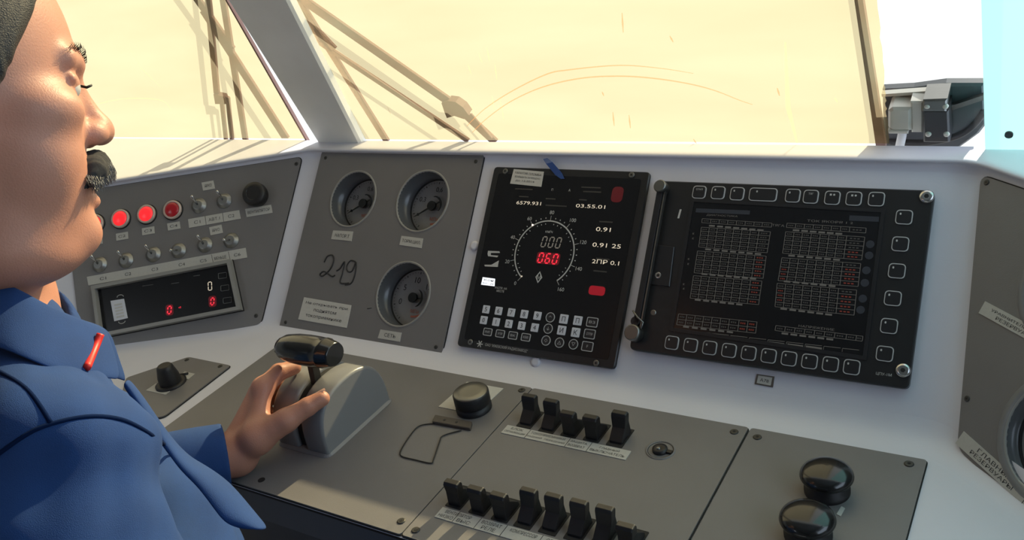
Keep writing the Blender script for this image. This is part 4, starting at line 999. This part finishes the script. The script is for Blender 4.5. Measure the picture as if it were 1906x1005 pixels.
fitstrip(rpnl, (805, 972), (1100, 1045), .0165, [(.13, .72, .30, .18, 'ВЕНТИЛЯТОР'), (.065, .28, .30, .10, 'НИЗКО'), (.19, .28, .30, .09, 'ВЫС'), (.36, .72, .30, .13, 'ВОЗВРАТ'), (.36, .28, .30, .09, 'РЕЛЕ'), (.57, .72, .30, .17, 'КОМПРЕССОР'), (.80, .72, .30, .17, 'ОТОПЛЕНИЕ'), (.80, .28, .30, .12, 'КАБИНЫ')], splits=(.125, .275, .45, .68))
# lock
kc = D(1230, 842); r = abs(D(1262, 842)[0] - D(1198, 842)[0]) / 2 * .86
lk = MB().lathe(kc, [(r + .0012, PT), (r + .0006, PT + .0012), (r - .0006, PT + .0012), (r - .0012, PT + .0002), (r * .62, PT + .0002)], 40, True, False, False).build('key_lock', 'panel', rpnl, label='round recessed key lock')
MB().lathe(kc, [(r - .0008, PT + .0004), (r - .0018, PT + .0005)], 40, True, False, False).build('shadow_ring', 'gap_black', lk)
MB().lathe((kc[0], kc[1] - .001), [(r * .56, PT + .0001), (r * .54, PT + .004), (r * .3, PT + .0046)], 28).build('lock_core', 'rubber', lk)
MB().lathe((kc[0] - .001, kc[1] - .003), [(.0026, PT + .0046), (.0022, PT + .0060), (.001, PT + .0062)], 14).build('key_stud', 'steel', lk)
MB().box(kc[0] + r * .4, kc[1] - .004, PT, kc[0] + r * .92, kc[1] + .001, PT + .0028).build('lock_tab', 'rubber', lk)

# mushroom button panel
mpn = dpanel(0.1845, 0.3680, 'button_panel', 'grey desk panel at the right with two big glossy black domed buttons')
screw(mpn, [D(1410, 818), D(1692, 868)], .0048)
def mushroom(px, py, z=.034):
    c = D(px, py, z); r = .0262
    o = MB().lathe((*c, 0), [(.0225, PT), (.0225, .008), (.0185, .010), (.0185, .020)], 40).build('domed_button', 'rubber', mpn, label='big black domed push button')
    prof = [(r * .80, .019), (r * .97, .0205), (r, .0225), (r * .985, .0245), (r * .93, .0272), (r * .80, .0300), (r * .6, .0322), (r * .38, .0336), (r * .18, .0342), (.0001, .0344)]
    MB().lathe((*c, 0), prof, 48, True, True, False).build('dome_cap', 'blackgloss', o)
mushroom(1538, 868); mushroom(1502, 949)
c = D(1563, 957); MB().prism([D(*p) for p in ((1557, 962), (1565, 966), (1573, 951), (1566, 947))], PT, PT + .0006).build('button_label', 'label', mpn)

# small panel on the left of the desk
lp = [D(*p) for p in ((352, 667), (430, 683), (306, 778), (215, 790), (236, 706))]
lpn_ = thing('knob_panel', D, (*lerp(lp[3], lp[2], .5), 0), 'small grey desk panel at the left with tapered black knob and paper labels', 'control panel')
plate(lpn_, D, lp[::-1], [], r=.006)
screw(lpn_, [D(349, 673), D(411, 685)], .0038)
c = D(315, 705, .012); ko = MB().lathe((*c, 0), [(.0235, PT), (.0235, .0055), (.0200, .0070)], 32).build('knob_skirt', 'rubber', lpn_)
MB().lathe((*c, 0), [(.0165, .006), (.0160, .018), (.0130, .030), (.0120, .034), (.0095, .0365)], 30).build('knob_grip', 'rubber', ko)
MB().prism(d4((273, 730), (310, 738), (325, 725), (292, 717)), PT, PT + .0006).build('knob_label', 'label', lpn_)
MB().prism(d4((333, 705), (352, 709), (364, 699), (345, 695)), PT, PT + .0006).build('knob_label', 'label', lpn_)
MB().tube([(*D(337, 703), PT + .002), (*D(352, 700), PT + .002)], .0022, 8).build('small_pin', 'rubber', lpn_)

# ================================================================== the driver
# bodies are modelled as smooth blended volumes and meshed as ONE continuous surface
def V(*a): return np.array(a, float)
def smin(a, b, k):
    h = np.clip(0.5 + 0.5 * (b - a) / k, 0, 1); return b * (1 - h) + a * h - k * h * (1 - h)
def smax(a, b, k): return -smin(-a, -b, k)
def sph(p, c, r): return np.linalg.norm(p - c, axis=1) - r
def cone(p, a, b, ra, rb):
    ab = b - a; t = np.clip(((p - a) @ ab) / (ab @ ab), 0, 1)[:, None]
    return np.linalg.norm(p - a - ab * t, axis=1) - (ra + (rb - ra) * t[:, 0])
def ell(p, c, r, B=None):
    q = p - c
    if B is not None: q = q @ B.T
    k0 = np.linalg.norm(q / r, axis=1); k1 = np.linalg.norm(q / (r * r), axis=1) + 1e-9
    return k0 * (k0 - 1) / k1
def ecap(p, a, b, ra, rb, side, flat):
    """tapered capsule squashed along 'side'"""
    s = side / np.linalg.norm(side); d = (b - a) / np.linalg.norm(b - a); s = s - d * (s @ d); s /= np.linalg.norm(s)
    q = p - a; k = (q @ s)[:, None]; q2 = q - s * k + s * (k / flat)
    ab = b - a; t = np.clip((q2 @ ab) / (ab @ ab), 0, 1)[:, None]
    return (np.linalg.norm(q2 - ab * t, axis=1) - (ra + (rb - ra) * t[:, 0])) * min(1, flat)
def mesh_sdf(f, lo, hi, h, blk=8):
    lo, hi = np.array(lo, float), np.array(hi, float); nb = np.ceil((hi - lo) / (h * blk)).astype(int)
    gi = np.stack(np.meshgrid(*[np.arange(n) for n in nb], indexing='ij'), -1).reshape(-1, 3)
    cen = lo + (gi + .5) * h * blk
    keep = gi[np.abs(f(cen)) < h * blk * 1.7]
    vid = {}; V_ = []; quads = []
    n1 = blk + 2   # overlap by one cell
    ax = np.arange(n1); loc = np.stack(np.meshgrid(ax, ax, ax, indexing='ij'), -1).reshape(-1, 3)
    N = nb * blk + 3; val = {}
    allk = []; allv = []
    for ch in range(0, len(keep), 400):
        b = keep[ch:ch + 400]; ids = (b[:, None, :] * blk + loc[None]).reshape(-1, 3)
        d = f(lo + ids * h); allv.append(d.reshape(len(b), n1, n1, n1))
    if not allv: return [], []
    D_ = np.concatenate(allv)
    # cells: local 0..blk (blk+1 cells per axis); a cell's vertex is keyed by its global id so shared cells coincide
    S = D_ < 0
    c = [S[:, i:n1 - 1 + i, j:n1 - 1 + j, k:n1 - 1 + k] for i in (0, 1) for j in (0, 1) for k in (0, 1)]
    cs = sum(x.astype(np.int8) for x in c); act = (cs > 0) & (cs < 8)
    bi, ci, cj, ck = np.nonzero(act)
    g = keep[bi] * blk + np.stack([ci, cj, ck], 1)
    key = (g[:, 0] * N[1] + g[:, 1]) * N[2] + g[:, 2]
    uk, first, inv = np.unique(key, return_index=True, return_inverse=True)
    # vertex position = mean of edge crossings
    bi, ci, cj, ck = bi[first], ci[first], cj[first], ck[first]; G = g[first]
    acc = np.zeros((len(uk), 3)); cnt = np.zeros(len(uk))
    co = [(0, 0, 0), (1, 0, 0), (0, 1, 0), (1, 1, 0), (0, 0, 1), (1, 0, 1), (0, 1, 1), (1, 1, 1)]
    vals = [D_[bi, ci + o[0], cj + o[1], ck + o[2]] for o in co]
    for a in range(8):
        for b_ in range(a + 1, 8):
            if sum(abs(co[a][i] - co[b_][i]) for i in range(3)) != 1: continue
            va, vb = vals[a], vals[b_]; m = (va < 0) != (vb < 0); t = np.where(m, va / np.where(m, va - vb, 1), 0)
            pa, pb_ = np.array(co[a], float), np.array(co[b_], float)
            acc += np.where(m[:, None], pa + (pb_ - pa) * t[:, None], 0); cnt += m
    P_ = lo + (G + acc / cnt[:, None]) * h
    # pull on to the surface
    for _ in range(2):
        e = h * .3; d0 = f(P_); gr_ = np.stack([f(P_ + np.eye(3)[i] * e) - f(P_ - np.eye(3)[i] * e) for i in range(3)], 1) / (2 * e)
        gn = (gr_ ** 2).sum(1) + .05; P_ = P_ - np.clip(d0 / gn, -h * .6, h * .6)[:, None] * gr_
    lut = dict(zip(uk.tolist(), range(len(uk))))
    st = (int(N[1] * N[2]), int(N[2]), 1); quads = set()
    order = {0: (1, 2), 1: (2, 0), 2: (0, 1)}
    for axn in range(3):
        o1 = [0, 0, 0]; o1[axn] = 1
        S0 = S[:, 1:n1 - 1, 1:n1 - 1, 1:n1 - 1]; S1 = S[:, 1 + o1[0]:n1 - 1 + o1[0], 1 + o1[1]:n1 - 1 + o1[1], 1 + o1[2]:n1 - 1 + o1[2]]
        bb, i, j, k = np.nonzero(S0 != S1); s0 = S0[bb, i, j, k]
        gg = keep[bb] * blk + np.stack([i, j, k], 1) + 1; kk = (gg[:, 0] * N[1] + gg[:, 1]) * N[2] + gg[:, 2]
        ua, va = order[axn]
        q = np.stack([kk, kk - st[ua], kk - st[ua] - st[va], kk - st[va]], 1)
        q[~s0] = q[~s0][:, ::-1]
        for r in q.tolist():
            try: quads.add(tuple(lut[x] for x in r))
            except KeyError: pass
    return P_, list(quads)
def sdf_object(name, f, lo, hi, h, m, parent=None, label=None, smooth=2):
    P_, Q_ = mesh_sdf(f, lo, hi, h)
    me = bpy.data.meshes.new(name); off = OFF[parent.name] if parent else Vector((0, 0, 0))
    me.from_pydata([tuple(p - np.array(off)) for p in P_], [], Q_); me.polygons.foreach_set('use_smooth', [True] * len(Q_))
    me.materials.append(M[m] if isinstance(m, str) else m)
    o = bpy.data.objects.new(name, me); COL.objects.link(o)
    if parent: o.parent = parent
    if label: o['label'] = label
    return o

# --- head frame: F forward (face), L lateral (towards the camera side), T up
Rr_, Dn_, Fw_ = RC[0], RC[1], RC[2]                      # camera right, down, forward in world axes
def unit(a): return a / np.linalg.norm(a)
YAW, PIT = math.radians(39), math.radians(3.5)
Fh = unit(Rr_ * math.cos(YAW) * math.cos(PIT) + Fw_ * math.sin(YAW) * math.cos(PIT) - Dn_ * math.sin(PIT))
Th = unit(-Dn_ - Fh * (-Dn_ @ Fh)); Lh = np.cross(Th, Fh)   # Lh: the head's own left (+y), away from the camera
HB = np.stack([Fh, Lh, Th])
HO = at(-94, 166, 0.655)                                  # head origin: mid skull at eye height
def hp_(x, y, z): return HO + Fh * x + Lh * y + Th * z
def head_sdf(p, ears=True):
    q = (p - HO) @ HB.T; a = q.copy(); a[:, 1] = np.sqrt(a[:, 1] ** 2 + 1e-6); 
    d = ell(q, V(-.020, 0, .040), V(.102, .078, .086))
    d = smin(d, ell(q, V(.020, 0, -.026), V(.070, .061, .090)), .03)
    d = smin(d, ell(q, V(.034, 0, -.088), V(.054, .048, .036)), .025)              # jaw
    d = smin(d, sph(q, V(.0850, 0, -.110), .0135), .022)                            # chin
    d = smin(d, ell(q, V(.024, 0, -.126), V(.054, .046, .028)), .03)               # fleshy under-chin
    d = smin(d, ell(a, V(.048, .038, -.050), V(.028, .023, .034)), .02)            # cheeks
    d = smin(d, ell(a, V(.050, .046, -.018), V(.030, .020, .018)), .014)           # cheekbones
    d = smin(d, cone(a, V(.0835, .010, .0245), V(.072, .042, .022), .0075, .006), .013)  # brow
    d = smax(d, -ell(a, V(.0950, .031, .004), V(.018, .018, .012)), .010)          # sockets
    d = smin(d, sph(a, V(.0705, .0305, .003), .0120), .003)                        # eyeballs / lids
    d = smin(d, cone(a, V(.078, .020, .0085), V(.0735, .044, .006), .0042, .0038), .004)  # upper lid fold
    d = smin(d, cone(a, V(.0765, .022, -.0065), V(.070, .042, -.007), .0036, .0036), .006)
    # nose
    d = smin(d, cone(q, V(.0820, 0, .012), V(.0985, 0, -.020), .0068, .0095), .009)
    d = smin(d, sph(q, V(.1020, 0, -.0270), .0118), .007)
    d = smin(d, ell(a, V(.0930, .0130, -.0310), V(.0125, .0075, .0095)), .006)
    d = smax(d, -ell(a, V(.096, .0075, -.0425), V(.006, .0032, .005)), .003)       # nostrils
    # mouth area
    d = smin(d, ell(q, V(.075, 0, -.066), V(.018, .030, .022)), .012)
    d = smin(d, cone(a, V(.0940, 0, -.0710), V(.081, .022, -.0750), .0052, .0030), .004)
    d = smin(d, cone(a, V(.0935, 0, -.0840), V(.081, .020, -.0800), .0062, .0034), .004)
    d = smax(d, -cone(a, V(.100, 0, -.0775), V(.083, .024, -.0775), .0011, .0010), .002)
    if not ears: return d
    # ears
    e = smin(ell(a, V(-.012, .080, -.005), V(.018, .007, .031)), ell(a, V(-.006, .076, -.026), V(.010, .006, .012)), .006)
    e = smax(e, -ell(a, V(-.009, .087, -.003), V(.010, .006, .018)), .004)
    return smin(d, e, .006)
# --- skeleton (world)
M['skin'] = mat('skin', (0.50, 0.225, 0.150), 0.5, var=0.10, scale=45, bump=0.25, bscale=700, sss=0.12)
M['jacket'] = mat('blue_work_cloth', (0.008, 0.043, 0.165), 0.9, var=0.22, scale=30, bump=0.35, bscale=1600)
M['seam'] = mat('dark_blue_seam', (0.003, 0.012, 0.050), 1.0, spec=0.1)
M['trouser'] = mat('dark_trousers', (0.02, 0.03, 0.06), 0.9)
M['hair'] = mat('dark_grey_hair', (0.022, 0.020, 0.020), 0.6, var=0.5, scale=500, bump=0.8, bscale=900)
M['tash'] = mat('greying_moustache', (0.030, 0.029, 0.030), 0.95, var=0.7, scale=900)
M['nail'] = mat('nail', (0.50, 0.30, 0.24), 0.25)
M['eye'] = mat('eyeball', (0.55, 0.52, 0.48), 0.15); M['iris'] = mat('iris', (0.03, 0.02, 0.015), 0.1)
M['redcord'] = mat('red_cord', (0.75, 0.03, 0.02), 0.45, emit=None)
NB = at(-62, 560, 0.735)
SHR = at(95, 900, 0.625); ELR = at(235, 1290, 0.60); HDR = V(-.17, -.42, -.16)
SHL = V(-.44, -.50, .245); ELL = V(-.520, -.520, .085); WRL = at(440, 846, 1.095)
CH = V(-.30, -.585, .22); PEL = V(-.38, -.72, -.22)
LAT = unit(SHR - SHL)
IM, IP_, IT = at(489, 722, 1.112), at(519, 693, 1.128), at(547, 684, 1.142)
MM, MP, MT = at(480, 742, 1.140), at(508, 716, 1.160), at(530, 712, 1.168)
RM, RP, RT = at(470, 766, 1.146), at(499, 742, 1.166), at(519, 740, 1.172)
LM, LP, LT = at(464, 790, 1.140), at(489, 770, 1.156), at(507, 768, 1.160)
TC, TM, TI, TT = at(478, 815, 1.083), at(533, 782, 1.080), at(573, 757, 1.084), at(599, 742, 1.088)
def hand_sdf(p):
    d = cone(p, WRL, (IM + MM) / 2, .0235, .0150)
    d = smin(d, cone(p, WRL, (RM + LM) / 2, .0225, .0140), .012)
    d = smin(d, cone(p, IM, MM, .0128, .0128), .006); d = smin(d, cone(p, MM, RM, .0128, .0125), .006); d = smin(d, cone(p, RM, LM, .0125, .0118), .006)
    d = smin(d, cone(p, WRL, TC, .020, .0190), .010); d = smin(d, cone(p, TC, TM, .0190, .0145), .010)
    d = smin(d, cone(p, TC, IM, .0150, .0100), .012)
    th = smin(cone(p, TM, TI, .0138, .0112), cone(p, TI, TT, .0116, .0098), .003); d = smin(d, th, .006)
    for a, b, c, r in ((IM, IP_, IT, .0118), (MM, MP, MT, .0106), (RM, RP, RT, .0100), (LM, LP, LT, .0088)):
        fg = smin(cone(p, a, b, r * 1.05, r * .95), cone(p, b, c, r * .95, r * .80), .0025); d = smin(d, fg, .005)
    # tendons and knuckles
    d = smin(d, cone(p, WRL * .6 + IM * .4, IM, .004, .0045) + .0, .004) if False else d
    return d
def body_sdf(p):
    d = head_sdf(p)
    d = smin(d, cone(p, hp_(-.035, 0, -.065), NB, .060, .062), .02)
    d = smin(d, cone(p, NB, CH + Fv * .02, .055, .080), .03)
    t = ecap(p, CH, PEL, .110, .110, Fv, .68); d = smin(d, t, .05)
    d = smin(d, cone(p, NB, SHR, .045, .052), .03); d = smin(d, cone(p, NB, SHL, .045, .052), .03)
    d = smin(d, cone(p, SHR, ELR, .052, .040), .02); d = smin(d, cone(p, ELR, HDR, .040, .028), .01)
    d = smin(d, ell(p, HDR + V(0, .05, -.01), V(.040, .075, .018)), .02)
    d = smin(d, cone(p, SHL, ELL, .052, .042), .02)
    d = smin(d, cone(p, ELL, WRL, .041, .0255), .012)
    return smin(d, hand_sdf(p), .008)
Fv = unit(np.cross(V(0, 0, 1), LAT))
if Fv[1] < 0: Fv = -Fv
person = sdf_object('person', body_sdf, (-.75, -.95, -.40), (.15, -.10, .72), .0024, 'skin')
tag(person, 'person in a blue work jacket with grey moustache, head in profile, hand on the controller', 'person')
OFF['person'] = Vector((0, 0, 0))

# --- jacket
TUM = at(118, 905, 0.80); TBL = at(255, 1090, 0.80)
def jacket_sdf(p, folds=True):
    d = ecap(p, CH, PEL, .145, .150, Fv, .72)
    d = smin(d, sph(p, TUM, .092), .04); d = smin(d, sph(p, TBL, .100), .05)
    d = smin(d, cone(p, NB + V(0, 0, -.045), SHR + V(0, 0, .012), .060, .066), .04)
    d = smin(d, cone(p, NB + V(0, 0, -.045), SHL, .060, .062), .04)
    sl_ = smin(cone(p, SHR, ELR, .072, .062), cone(p, ELR, HDR - unit(HDR - ELR) * .03, .060, .042), .03)
    d = smin(d, sl_, .018)
    d = smin(d, cone(p, SHL, ELL, .066, .054), .02)
    cuff = WRL + unit(ELL - WRL) * .012 + V(0, 0, .001)
    ax_ = unit(WRL - ELL); d2 = cone(p, ELL, cuff, .052, .0405); d2 = smax(d2, (p - cuff) @ ax_, .003)
    d2 = smax(d2, -cone(p, cuff + ax_ * .028, cuff + ax_ * .08, .0345, .0345), .002); d = smin(d, d2, .006)
    d = smin(d, cone(p, NB + V(0, 0, -.065) - Fv * .02, CH - Fv * .015, .070, .105), .04)
    # neck opening
    d = smax(d, -cone(p, NB - unit(hp_(-.035, 0, -.065) - NB) * .05, hp_(-.03, 0, -.02), .064, .078), .006)
    if folds:
        w = np.sin(p @ V(38, 22, 60) + 2.2 * np.sin(p @ V(9, -14, 6))) * .0042 + np.sin(p @ V(-26, 52, 34) + 1.7 * np.sin(p @ V(16, 8, -12)) + 1) * .0030 + (np.abs(np.sin(p @ V(30, 62, -38) + 1.5 * np.sin(p @ V(14, -10, 18)))) ** 3) * .0040 * np.clip(1 - np.linalg.norm(p - (SHR * .6 + TUM * .4), axis=1) / .22, 0, 1) + np.sin(p @ V(95, 30, -40) + 2.5 * np.sin(p @ V(20, -18, 22))) * .0007
        d = d + w * np.clip(1 - d / .02, 0, 1) * np.clip((np.linalg.norm(p - cuff, axis=1) - .04) / .08, 0, 1)
    return d
jk = sdf_object('jacket', jacket_sdf, (-.80, -1.0, -.42), (.20, -.12, .50), .0040, 'jacket', person, 'blue cotton work jacket')
def hit_sdf(f, px, py, t0=.35, t1=1.4):
    d = ray(px, py); t = t0
    for _ in range(120):
        p = CAM + d * t; s = f(p[None])[0]
        if s < .0004: break
        t += max(s * .6, .0006)
        if t > t1: return None
    return CAM + d * t
_n = M['jacket'].node_tree; _b = [x for x in _n.nodes if x.type == 'BUMP'][0]; _w = _n.nodes.new('ShaderNodeTexNoise'); _w.inputs['Scale'].default_value = 9; _w.inputs['Detail'].default_value = 1.5; _w.inputs['Distortion'].default_value = 0.3
_b2 = _n.nodes.new('ShaderNodeBump'); _b2.inputs['Strength'].default_value = 0.5; _b2.inputs['Distance'].default_value = 0.02
_n.links.new([x for x in _n.nodes if x.type == 'TEX_COORD'][0].outputs['Object'], _w.inputs['Vector']); _n.links.new(_w.outputs['Fac'], _b2.inputs['Height']); _n.links.new(_b2.outputs[0], _b.inputs['Normal'])
def seam(pts, r=.0016, name='seam', m='seam'):
    q = [hit_sdf(jacket_sdf, *p) for p in spline(pts, 4)]; q = [x for x in q if x is not None]
    if len(q) > 3:
        # one smooth pass
        for _ in range(2): q = [q[0]] + [(q[i - 1] + 2 * q[i] + q[i + 1]) / 4 for i in range(1, len(q) - 1)] + [q[-1]]
        MB().tube(q, r, 6).build(name, m, person)
seam([(-20, 858), (50, 808), (95, 789), (160, 775), (215, 778), (251, 791), (290, 815), (326, 845), (352, 880)])
seam([(-20, 682), (40, 715), (70, 748), (95, 787)])
# collar: a folded band round the near side of the neck
def sheet(name, rows, m, th=.0035, lab=None):
    n = len(rows[0]); vs = [tuple(p) for r in rows for p in r]
    fs = [(j * n + i, j * n + i + 1, (j + 1) * n + i + 1, (j + 1) * n + i) for j in range(len(rows) - 1) for i in range(n - 1)]
    o = MB().add(vs, fs, True).build(name, m, person, label=lab)
    s = o.modifiers.new('thick', 'SOLIDIFY'); s.thickness = th; s.offset = 0
    b = o.modifiers.new('sub', 'SUBSURF'); b.levels = 2; b.render_levels = 2
    return o
def curve3(pts, k=4): 
    return [at(*q) for q in spline3(pts, k)]
def spline3(pts, k=4):
    out = []; P = [pts[0]] + list(pts) + [pts[-1]]
    for i in range(1, len(P) - 2):
        p0, p1, p2, p3 = [np.array(q, float) for q in P[i - 1:i + 3]]
        for j in range(k):
            t = j / k; out.append(0.5 * ((2 * p1) + (-p0 + p2) * t + (2 * p0 - 5 * p1 + 4 * p2 - p3) * t * t + (-p0 + 3 * p1 - 3 * p2 + p3) * t ** 3))
    out.append(np.array(pts[-1], float)); return out
top_ = [(-150, 500, .760), (-110, 497, .705), (-50, 505, .672), (0, 521, .662), (45, 541, .660), (90, 566, .664), (140, 588, .676), (176, 601, .694), (196, 612, .712)]
mid_ = [(-158, 540, .755), (-115, 545, .690), (-52, 562, .655), (0, 580, .644), (45, 600, .642), (92, 620, .646), (145, 640, .660), (188, 652, .684), (214, 664, .704)]
bot_ = [(-165, 600, .745), (-118, 612, .675), (-55, 634, .635), (0, 650, .622), (45, 668, .620), (94, 688, .626), (148, 702, .645), (196, 706, .672), (224, 708, .694)]
sheet('collar', [curve3(r, 2) for r in (top_, mid_, bot_)], 'jacket', .004, 'turned-down blue collar')
ct_ = [(150, 592, .700), (190, 606, .725), (206, 625, .738)]; cm_ = [(160, 640, .705), (200, 655, .728), (216, 662, .745)]; cb_ = [(170, 700, .705), (212, 705, .730), (236, 712, .752)]
sheet('collar_inner', [curve3(r, 3) for r in (ct_, cm_, cb_)], 'jacket', .004)
MB().tube(curve3([(187, 622, .683), (180, 640, .679), (171, 662, .668), (162, 684, .652)], 4), .0030, 8).build('red_piping', 'redcord', person, label='bright red piping on the collar')
# front placket and its loose lower corner
po = [(238, 704, .735), (266, 738, .742), (296, 782, .748), (326, 822, .752), (355, 850, .755), (386, 868, .755), (427, 897, .752), (465, 940, .745), (503, 987, .730)]
pi_ = [(228, 716, .722), (252, 752, .728), (280, 798, .730), (308, 838, .730), (336, 876, .726), (366, 906, .720), (392, 940, .715), (420, 975, .712), (455, 985, .718)]
sheet('placket', [curve3(r, 2) for r in (po, [tuple((np.array(a) + np.array(b)) / 2 + np.array([0, 0, -.012])) for a, b in zip(po, pi_)], pi_)], 'jacket', .004, 'loose front edge of the jacket')

# --- trousers, out of the frame but they carry the figure
def leg_sdf(p):
    d = ecap(p, PEL + V(0, 0, .06), PEL + V(.02, -.02, -.03), .150, .145, Fv, .8)
    for sx_ in (-1, 1):
        hpj = PEL + LAT * .09 * sx_ + V(0, 0, -.02); kn_ = hpj + Fv * .42 + V(0, 0, -.02) + LAT * .04 * sx_; an = kn_ + Fv * .06 + V(0, 0, -.42)
        d = smin(d, cone(p, hpj, kn_, .090, .062), .04); d = smin(d, cone(p, kn_, an, .060, .048), .02)
    return d
sdf_object('trousers', leg_sdf, (-.85, -1.05, -.78), (.20, -.05, .02), .012, 'trouser', person)
for sx_ in (-1, 1):
    hpj = PEL + LAT * .09 * sx_ + V(0, 0, -.02); an = hpj + Fv * .48 + LAT * .04 * sx_; an[2] = FZ + .055
    sdf_object('shoe', lambda p, a=an: smax(smin(ell(p, a + Fv * .06 + V(0, 0, -.015), V(.055, .13, .05)), cone(p, a, a + V(0, 0, .06), .048, .05), .03), FZ + .002 - p[:, 2], .004), an - V(.15, .18, .08), an + V(.15, .25, .14), .009, 'rubber', person)
st_ = thing('driver_seat', None, (PEL[0], PEL[1], FZ), 'dark cloth driver seat under the person, mostly below the frame', 'seat')
sc_ = PEL + Fv * .08
sdf_object('seat_cushion', lambda p: smax(np.maximum(np.abs((p - sc_) @ LAT) - .24, np.abs((p - sc_) @ Fv) - .25), np.abs(p[:, 2] - (PEL[2] - .195)) - .05, .05), (-.9, -1.15, -.55), (.15, -.2, -.32), .012, 'seat', st_)
bc_ = PEL - Fv * .27
sdf_object('backrest', lambda p: smax(np.maximum(np.abs((p - bc_) @ LAT) - .22, np.abs((p - bc_) @ Fv) - .045), np.abs(p[:, 2] - .0) - .28, .05), (-1.0, -1.3, -.32), (.15, -.6, .33), .012, 'seat', st_)
MB().lathe((PEL[0], PEL[1] + .03, 0), [(.20, FZ), (.20, FZ + .02), (.06, FZ + .05), (.05, PEL[2] - .25), (.12, PEL[2] - .235)], 28, True, True, True).build('pedestal', 'front', st_)
MB().bar((*(bc_[:2] + 0), PEL[2] - .22), (*bc_[:2], -.20), .10, .02, tuple(Fv)).build('back_bracket', 'front', st_)

# --- hair, eyes, nails
def hair_sdf(p):
    q = (p - HO) @ HB.T; d = head_sdf(p, False) - .0065
    line = .036 + .45 * (q[:, 2] - .024) + .10 * np.clip(np.abs(q[:, 1]) - .03, 0, 1) * 0
    m = np.maximum(q[:, 0] - line, -(q[:, 2] - (-.015 - 1.1 * np.clip(-q[:, 0] + .005, 0, .045))))
    return smax(d, m, .008) + .0004 * np.sin(q[:, 0] * 700 + 3 * np.sin(q[:, 2] * 90)) 
sdf_object('hair', hair_sdf, HO - V(.16, .16, .14), HO + V(.16, .16, .16), .003, 'hair', person, 'short dark greying hair')
def tash_sdf(p):
    q = (p - HO) @ HB.T; q[:, 1] = np.abs(q[:, 1])
    d = smin(cone(q, V(.0975, .000, -.0545), V(.090, .020, -.0615), .0120, .0105), cone(q, V(.090, .020, -.0615), V(.079, .029, -.0735), .0100, .0045), .006)
    return d + .0006 * np.sin(q[:, 1] * 1500) * np.sin(q[:, 2] * 420 + q[:, 1] * 300)
tq = sdf_object('moustache', tash_sdf, hp_(.09, 0, -.058) - V(.06, .06, .055), hp_(.09, 0, -.058) + V(.06, .06, .055), .0016, 'tash', person, 'thick greying moustache')
rs = random.Random(5); hh = MB()
for k in range(2200):
    y = rs.uniform(-.032, .032); u = abs(y) / .032; cx_ = .0975 - .020 * u ** 1.6; cz = -.0525 - .018 * u ** 1.5
    a = rs.uniform(-.5, 1.3); r_ = .0118 - .005 * u
    p0 = np.array((cx_ + r_ * math.cos(a) * .9, y, cz + r_ * math.sin(a) * .8)); dd = np.array((rs.uniform(.05, .45), (1 if y > 0 else -1) * (.15 + .8 * u) + rs.uniform(-.25, .25), -1.0)); dd /= np.linalg.norm(dd)
    L_ = rs.uniform(.008, .014); p1 = p0 + dd * L_ * .6 + np.array((.0012, 0, 0)); p2 = p0 + dd * L_
    hh.tube([hp_(*p0), hp_(*p1), hp_(*p2)], [.00028, .00026, .0001], 3)
hh.build('moustache_hairs', mat('silver_hairs', (.13, .13, .14), .4, var=.8, scale=700), tq, kind='stuff')
eb = MB()
for k in range(70):
    y = -rs.uniform(.010, .046); t = (-y - .010) / .036; x = .0895 - .018 * t ** 1.4; z = .0255 + .004 * math.sin(t * PI) + rs.uniform(-.003, .003)
    p0 = np.array((x, y, z)); dd = np.array((.25 - .3 * t, -.7, .30)); dd /= np.linalg.norm(dd); eb.tube([hp_(*p0), hp_(*(p0 + dd * .005 + np.array((.0015, 0, 0)))), hp_(*(p0 + dd * .008))], [.00022, .0002, .0001], 3)
eb.build('eyebrow', 'hair', person, kind='stuff')
for s_ in (-1, 1):
    c = hp_(.0712, .0305 * s_, .0015); ey = MB(); 
    sdf_object('eye', lambda p, c=c: sph(p, c, .0116), c - .02, c + .02, .0025, 'eye', person)
lsh = MB()
for k in range(12):
    t = k / 21; y = -(.022 + .018 * t); x = .0845 - .010 * t * t; p0 = np.array((x, y, .0040)); lsh.tube([hp_(*p0), hp_(x + .005, y - .002 * t, .0030), hp_(x + .0085, y - .004 * t, .0048)], [.0003, .0002, .00008], 3)
lsh.build('eyelashes', 'hair', person, kind='stuff')
tn = unit(CAM - TT); 
nl = MB(); axn_ = unit(TT - TI); sdn = unit(np.cross(axn_, -Dn_)); nrm = unit(np.cross(sdn, axn_)); nrm = nrm if nrm @ -Dn_ > 0 else -nrm
rows = []
for i in range(7):
    t = -.005 + .0125 * i / 6; rows.append([TT + axn_ * (t + .0015) + sdn * (.0052 * math.sin(a)) * (1 - .15 * (i == 6)) + nrm * (.0101 * math.cos(a * .62) - .00012 * max(0, i - 4) ** 2 + .0002) for a in np.linspace(-1.2, 1.2, 7)])
vs = [p for r in rows for p in r]
nl.add(vs, [(j * 7 + i, j * 7 + i + 1, (j + 1) * 7 + i + 1, (j + 1) * 7 + i) for j in range(6) for i in range(6)], True).build('thumb_nail', 'nail', person)
